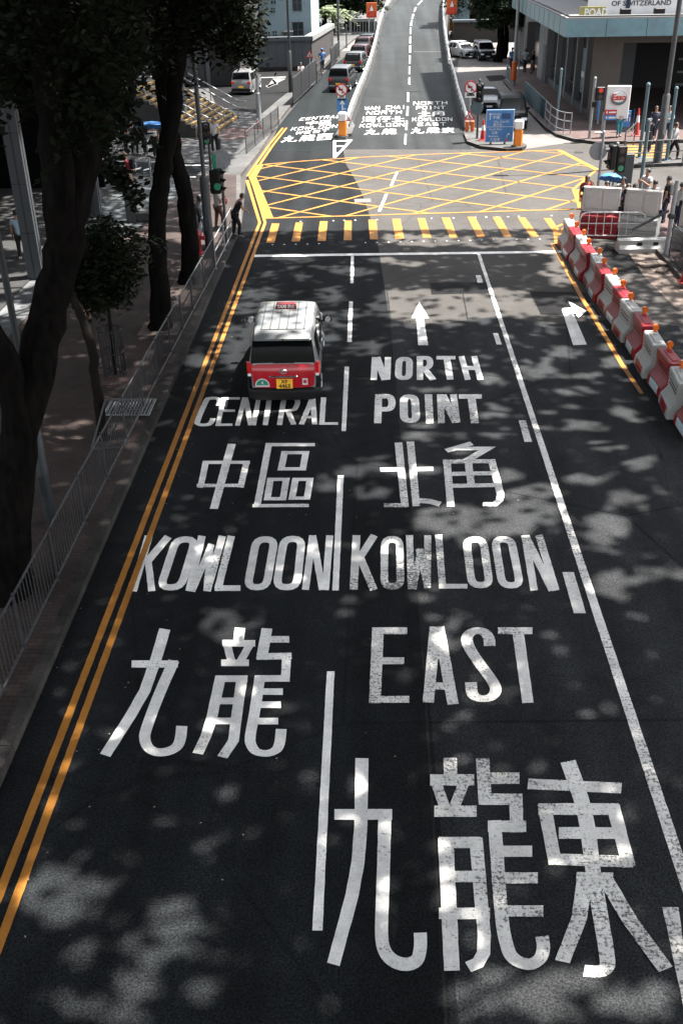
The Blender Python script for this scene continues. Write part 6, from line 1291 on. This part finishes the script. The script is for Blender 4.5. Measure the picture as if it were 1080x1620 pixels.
gaps(680,230,2.7,[(150,690,210,60),(330,640,80,26),(620,540,110,50),(590,470,60,50),(430,690,260,34),(520,420,110,40),(760,720,60,30),(700,380,60,26),(40,410,120,18),(330,410,50,18),(230,430,60,8)])
gaps(280,550,3.6,[(700,20,30,30),(1000,700,90,40),(850,780,50,50),(120,60,60,50),(880,230,20,10),(60,860,30,20)])
gaps(0,0,1,[(380,545,36,32),(500,520,34,26),(450,520,50,34),(520,470,20,12),(360,640,14,10),(470,410,30,6),(560,430,26,6)])
gaps(560,430,1.723,[(620,420,60,18),(690,475,40,14),(780,520,50,18),(650,565,70,12),(750,625,50,22),(690,680,60,20),(830,820,80,20),(690,720,50,25),(600,560,30,20),(700,860,60,30),(330,680,170,45),(480,610,60,40),(190,435,40,22),(60,540,60,25),(40,600,50,20),(400,440,45,10),(380,380,30,14),(730,380,40,10),(490,270,40,24)])
TAXI_S=Vector((TX[0],TX[1]))
def openness(S):
    """1 where the road is sunlit in the photograph, 0 in the shade"""
    x,y=PX((S.x,S.y,0)); o=0; X0=x; wv=mnoise.noise((S.x*1.9,S.y*1.5,5.)); w2=mnoise.noise((S.x*4.1,S.y*3.3,8.)); jx=wv*.55+w2*.35; jy=mnoise.noise((S.x*1.7,S.y*1.9,25.))*.5
    if y<348 and x>300: return 1
    if 348<=y<400 and x>380: o=max(o,.5*(1-(y-348)/52)+.1)
    for a,b,c,d,r in GAPS:
        dx,dy=x-a,y-b
        if abs(dx)>c*2+d and abs(dy)>d*2+c: continue
        if r: dx,dy=dx*math.cos(r)+dy*math.sin(r),-dx*math.sin(r)+dy*math.cos(r)
        jk=.7 if d>24 else 1; q=(dx/c+jx*jk)**2+(dy/d+jy*jk)**2+(w2*.8+mnoise.noise((S.x*7.5,S.y*6.,14.))*.55)*jk
        if q<1.5: o=max(o,.96 if q<.9 else (1.5-q)/.63)
    e=((S.x-(TX[0]-.6))/.85)**2+((S.y-(TX[1]+1.3))/1.9)**2
    if e<1: o=max(o,.92)
    if S.x>7.3 and S.y>21: o=max(o,.72 if S.y>27 else .5)
    return o
# crowns of the roadside trees, all far above the camera: leaves that shade the road
OVER={'R':[],'L':[]}
rtrees=[(13.4,1.5),(13.6,11.5),(13.4,21.5)]; ltrees=None
canR=[Leaves() for _ in rtrees]; 
canL=[Leaves() for _ in range(3)]
for _ in range(135000):
    S=Vector((rnd.uniform(-17,10.5),rnd.uniform(-7,37.5),0)); left=S.x<-5.4
    if rnd.random()<.12: S=Vector((rnd.uniform(-17,-6.8),rnd.uniform(37,66),0)); left=True
    if left:
        o=.0 if S.y<19 else .38
        if 27<S.y<37: o=.25+.75*(mnoise.noise((S.x*.6,S.y*.6,1.7))>.12)
    else:
        o=openness(S); nz=mnoise.noise((S.x*.7,S.y*.55,3.1)); o=max(o,.3 if nz>.46 else 0); o=max(o,.10 if S.y>19 else 0)
    if rnd.random()<o: continue
    z=rnd.uniform(14.5,20.5); P=S+SUN*(z/SUN.z)
    if left: k=0 if P.y<21 else (1 if P.y<28 else 2); canL[k].leaf(P,rnd.uniform(.36,.58),.35)
    else: k=min(range(3),key=lambda i:abs(P.y-rtrees[i][1])+rnd.uniform(0,1.5)); canR[k].leaf(P,rnd.uniform(.34,.54),.35)
labs=['out of shot roadside tree nearest the camera on the right','out of shot middle roadside tree on the right','out of shot farthest roadside tree on the right']
for k,(x,y) in enumerate(rtrees):
    t=thing('roadside_tree',labs[k],'tree',(x,y,PV),0,'roadside trees arching over the right lane'); mb=MB(); limb(mb,[(0,0,-.1),(.05,0,1),(-.1,.1,5),(-.5,.2,9.5),(-.9,.2,12.6)],[.5,.38,.32,.28,.22],12); mb.build('trunk','bark',t,smooth=60)
    mb=MB()
    for q in range(9):
        ex=rnd.uniform(-13,-1); ey=rnd.uniform(-6.5,6.5); limb(mb,[(-.6,.2,rnd.uniform(11,12.4)),(ex*.5,ey*.45,13.8),(ex,ey,rnd.uniform(15.5,19))],[.13,.08,.025],7)
    mb.build('limbs','bark',t,smooth=60); canR[k].build('crown','leaf',t,t.location)
# left pavement trees ------------------------------------------------
g=G(12,935,PV); big=treebase('very large dark tree with a leaning forked trunk at the left frame edge',(g.x,g.y,PV))
trunk_from_px(big,[(12,935,g.y),(22,780,g.y+.1),(40,660,g.y+.4),(66,540,g.y+.8),(92,430,g.y+1.2),(112,330,g.y+1.6),(128,220,g.y+2),(138,100,g.y+2.4),(150,-40,g.y+3)],[.38,.31,.29,.28,.28,.33,.33,.3,.26])
trunk_from_px(big,[(34,690,g.y+.3),(14,590,g.y+.3),(-20,520,g.y+.2),(-70,440,g.y)],[.26,.22,.2,.17],'fork',flare=False)
trunk_from_px(big,[(100,390,g.y+1.3),(90,260,g.y+1.4),(80,120,g.y+1.3),(70,-30,g.y+1)],[.22,.24,.22,.18],'fork',flare=False)
g=G(254,518,PV); tA=treebase('dark tree whose straight trunk rises nearer the camera of the crossing pair',(g.x,g.y,PV))
trunk_from_px(tA,[(254,518,g.y),(252,440,g.y),(249,380,g.y+.1),(252,310,g.y+.3),(262,250,g.y+.5),(273,180,g.y+.8),(282,100,g.y+1.1),(284,30,g.y+1.4),(290,-40,g.y+1.7)],[.27,.26,.25,.25,.23,.22,.21,.2,.18])
g=G(300,446,PV); tB=treebase('dark tree leaning left behind the straight one, beside the hydrant',(g.x,g.y,PV))
trunk_from_px(tB,[(300,446,g.y),(300,370,g.y),(292,310,g.y),(280,255,g.y),(268,200,g.y),(258,130,g.y),(257,50,g.y),(250,-40,g.y)],[.3,.27,.26,.24,.23,.22,.2,.18])
g=G(163,694,PV); tC=treebase('thin crooked young tree beside the guardrail',(g.x,g.y,PV),'young_tree','young trees on the left pavement')
trunk_from_px(tC,[(163,694,g.y),(157,640,g.y),(149,585,g.y+.1),(148,560,g.y+.1),(136,520,g.y+.3),(120,480,g.y+.6),(108,455,g.y+.9)],[.11,.105,.11,.1,.095,.085,.07],mat='stem')
g=G(183,592,PV); tD=treebase('small round-crowned dark tree growing inside a wire guard',(g.x,g.y,PV),'young_tree','young trees on the left pavement')
trunk_from_px(tD,[(183,592,g.y),(178,540,g.y),(172,490,g.y),(166,440,g.y),(164,400,g.y)],[.05,.045,.045,.04,.03],mat='stem')
lv=Leaves()
for _ in range(330):
    x=rnd.gauss(160,26); y=rnd.gauss(430,34)
    if not(112<x<226 and 345<y<488) or ((x-165)/60)**2+((y-415)/75)**2>1: continue
    p=px2((x,y),g.y+rnd.uniform(-.9,.9)); lv.clump(p,.34,26,.17)
for _ in range(40):
    x=rnd.uniform(150,225); y=345+abs(x-185)*.35+rnd.uniform(0,26); p=px2((x,y),g.y+rnd.uniform(-.7,.9)); lv.spray(p,(rnd.uniform(-1,1),rnd.uniform(-1,1),-.2),.8,12,.18)
lv.build('crown','leaf',tD,tD.location)
# wire guard around it
gd=thing('tree_guard','tall black wire tree guard around the small round tree','tree guard',(tD.location.x,tD.location.y,PV)); h=1.25; mb=MB()
for k in range(22): a=2*math.pi*k/22; mb.tube([(.27*math.cos(a),.27*math.sin(a),0),(.29*math.cos(a),.29*math.sin(a),h)],.013,5)
mb.build('bars','dark_metal',gd)
for z,r in ((.08,.275),(h-.06,.29),(h*.5,.28)):
    mb=MB(); mb.tube([(r*math.cos(2*math.pi*k/24),r*math.sin(2*math.pi*k/24),z) for k in range(25)],.018,6); mb.build('hoop','dark_metal',gd,smooth=True)
for k in range(3): a=2*math.pi*k/3+.4; mb=MB(); mb.tube([(.29*math.cos(a),.29*math.sin(a),h-.06),(.36*math.cos(a),.36*math.sin(a),h+.03),(.33*math.cos(a),.33*math.sin(a),h+.08)],.012,5); mb.build('hook','dark_metal',gd)
# planting pits
for px,lab in (((254,520),'pit'),((302,448),'pit'),((184,596),'pit')):
    g=G(*px,PV); mb=MB(); mb.box((g.x,g.y,PV+.003),(1.1,1.1,.012)); struct('tree_pit',mb,'mud' if px[0]!=184 else 'paver_pink')
# visible dark foliage of the left trees (below the camera's own height and out over the pavement)
def infoliage(x,y):
    for cx,cy,rx,ry in ((115,95,15,32),(112,125,12,16),(30,140,12,10),(195,110,10,16),(245,85,26,34),(196,165,9,18),(228,150,12,8),(330,110,70,34),(75,180,8,6),(50,130,6,5)):
        if ((x-cx)/rx)**2+((y-cy)/ry)**2<1: return False
    if x<235: return y<150-max(0,(x-205))*2 or (95<x<180 and y<232)
    return y<62-(abs(x-330)/60)**2*14 or (240<x<300 and y<110) or (345<x<392 and y<88)
lb,la,lbt=Leaves(),Leaves(),Leaves()
for _ in range(1500):
    x=rnd.uniform(-30,395); y=rnd.uniform(-60,300)
    if not infoliage(x,y): continue
    if x<215: Y=rnd.uniform(14,24); L_=lb
    else: Y=rnd.uniform(27,35); L_=la if rnd.random()<.5 else lbt
    p=px2((x,y),Y)
    if p.z>11 or p.z<2.6: continue
    s_=Y/20; L_.clump(p,.42*s_,40,.12*s_+.05)
    if rnd.random()<.5: L_.spray(p,(rnd.uniform(-1,1),rnd.uniform(-1,1),-.3),.9,10,.2)
for (x,y,Y) in ((165,255,17),(172,268,17),(180,280,17),(160,245,17),(150,240,16.5),(375,60,30),(382,40,30),(372,75,30),(388,30,30),(290,112,29),(250,108,29),(262,118,29)):
    p=px2((x,y),Y)
    for k in range(5): (lb if x<215 else la).spray(p+Vector((rnd.uniform(-.2,.2),0,rnd.uniform(-.1,.2))),(rnd.uniform(.2,1),rnd.uniform(-.5,.5),-.7),.7,10,.2)
# upper crowns, above the camera: the leaves that close the canopy over the pavement
for L_,c in ((lb,canL[0]),(la,canL[1]),(lbt,canL[2])):
    n0=len(L_.v); L_.v+=c.v; L_.f+=[tuple(i+n0 for i in f) for f in c.f]
for t,lv,seed in ((big,lb,0),(tA,la,1),(tB,lbt,2)):
    lv.build('crown','leaf',t,t.location); mb=MB(); o=t.location
    ty=o.y+2
    for q in range(8):
        ex,ey=rnd.uniform(-8,-1)-o.x*0,rnd.uniform(-5,5); b0=Vector((2.0 if t is big else .6,2.2 if t is big else 1,8.5)); limb(mb,[b0,b0+Vector((rnd.uniform(-3,3),ey*.5,3)),b0+Vector((rnd.uniform(-7,4),ey,7.5))],[.14,.08,.03],7)
    mb.build('limbs','bark',t,smooth=60)
# pale lit sprigs low on the crossing trees
# far trees ------------------------------------------------------------
def far_tree(label,px,top,wpx,mat,dens,base_z=0,group='trees in the far background',trunk_r=.25,zc=.6,name='broadleaf_tree',low=.25):
    g=G(px[0],px[1],base_z); H=HZ(g,top); wd=wpx*(Vector(g)-CP).dot(CF)/FOC/2; t=thing(name,label,'tree',(g.x,g.y,base_z),0,group)
    mb=MB(); limb(mb,[(0,0,-.1),(.1,0,H*.2),(-.1,.1,H*.45),(.1,0,H*.7)],[trunk_r*1.4,trunk_r,trunk_r*.8,trunk_r*.4],9)
    for q in range(6): a=rnd.uniform(0,6.28); limb(mb,[(0,0,H*.35),(wd*.4*math.cos(a),wd*.4*math.sin(a),H*.55),(wd*.75*math.cos(a),wd*.75*math.sin(a),H*rnd.uniform(.6,.85))],[trunk_r*.5,trunk_r*.3,trunk_r*.1],6)
    mb.build('trunk','bark',t,smooth=60); lv=Leaves()
    for k in range(dens):
        a=rnd.uniform(0,6.28); r=math.sqrt(rnd.random()); z=rnd.uniform(low,1); env=math.sin(math.pi*min(1,(z-low)/(1-low)*.8+.18))**.6
        p=(wd*r*env*math.cos(a)+wd*.15*mnoise.noise((a*2,z*4,px[0])),wd*r*env*math.sin(a),H*z); lv.clump(p,wd*.16,24,.3+wd*.03)
    lv.build('crown',mat,t,(0,0,0)); return t
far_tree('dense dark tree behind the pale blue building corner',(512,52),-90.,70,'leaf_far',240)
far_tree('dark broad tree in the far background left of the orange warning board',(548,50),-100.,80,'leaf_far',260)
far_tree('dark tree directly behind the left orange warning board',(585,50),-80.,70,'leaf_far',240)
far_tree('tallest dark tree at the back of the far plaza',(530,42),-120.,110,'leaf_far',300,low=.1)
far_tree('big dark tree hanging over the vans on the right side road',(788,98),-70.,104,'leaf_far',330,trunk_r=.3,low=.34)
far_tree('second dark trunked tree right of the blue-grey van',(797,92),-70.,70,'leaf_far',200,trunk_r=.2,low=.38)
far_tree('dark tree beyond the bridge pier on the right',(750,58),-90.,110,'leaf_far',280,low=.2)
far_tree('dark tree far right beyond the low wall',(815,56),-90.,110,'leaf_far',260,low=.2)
def palm(label,px,top,n=16):
    g=G(px[0],px[1]); H=HZ(g,top); t=thing('palm_tree',label,'tree',(g.x,g.y,0),0,'pale fan palms behind the retaining wall'); mb=MB(); limb(mb,[(0,0,0),(.1,0,H*.5),(0,0,H)],[.2,.15,.12],8); mb.build('trunk','bark',t,smooth=60); lv=Leaves()
    for k in range(n):
        a=rnd.uniform(0,6.28); d=Vector((math.cos(a),math.sin(a),rnd.uniform(-.1,.9))); q=Vector((0,0,H))
        for j in range(14): q=q+d.normalized()*.22; d.z-=.09; lv.leaf(q,.55,.3)
    lv.build('crown','leaf_pale',t,(0,0,0))
palm('pale palm nearest the pale blue building',(503,58),24); palm('pale palm in the middle of the palm clump',(514,58),18); palm('pale palm right of the clump by the tall pole',(526,58),26)
# fallen leaves on the near road
for _ in range(170):
    x=rnd.uniform(0,900); y=rnd.uniform(560,1600); g=G(x,y)
    if g.x<-5.3: continue
    if rnd.random()<.55: g.x=rnd.uniform(-4.9,-2.5) if rnd.random()<.5 else g.x
LV=Leaves()
for _ in range(130):
    X=rnd.choice([rnd.uniform(-5.2,-3),rnd.uniform(-5.2,4),rnd.uniform(-4.5,0)]); Y=rnd.uniform(7,30); LV.leaf((X,Y,.024 if X>-4.9 else PV+.03),rnd.uniform(.02,.04),.15)
me=LV.build('fallen_leaves',pm('leaf_dry',(.25,.21,.15),.8,0,.3,40).name,None,(0,0,0)); me['kind']='stuff'; me['label']='dry pale leaf litter scattered on the shaded road'; me['category']='leaf litter'
# unseen footbridge around the camera, added with its roof to block sky light
t=thing('footbridge','unseen covered footbridge around the viewer, added to keep sky light off the near road','footbridge',(0,0,0))
mb=MB(); mb.box((0,-2.6,7.9),(44,4.2,.5)); mb.build('deck','concrete_pave',t)
mb=MB(); mb.box((0,-2.6,12.3),(44,5.0,.25)); mb.build('roof','clad_grey',t)
for y in (-.58,-4.62):
    mb=MB(); mb.box((0,y,8.6),(44,.12,.9)); mb.build('parapet','concrete_pave',t)
for x in (-18,-9.5,11.5,20):
    for y in (-.62,-4.6):
        mb=MB(); mb.box((x,y,10.6),(.22,.1,3.2)); mb.build('roof_post','clad_grey',t)
for x in (-9.5,11.5):
    mb=MB(); mb.box((x,-2.6,3.8),(1.0,1.6,7.7),0,.08); mb.build('pier','concrete_pave',t)
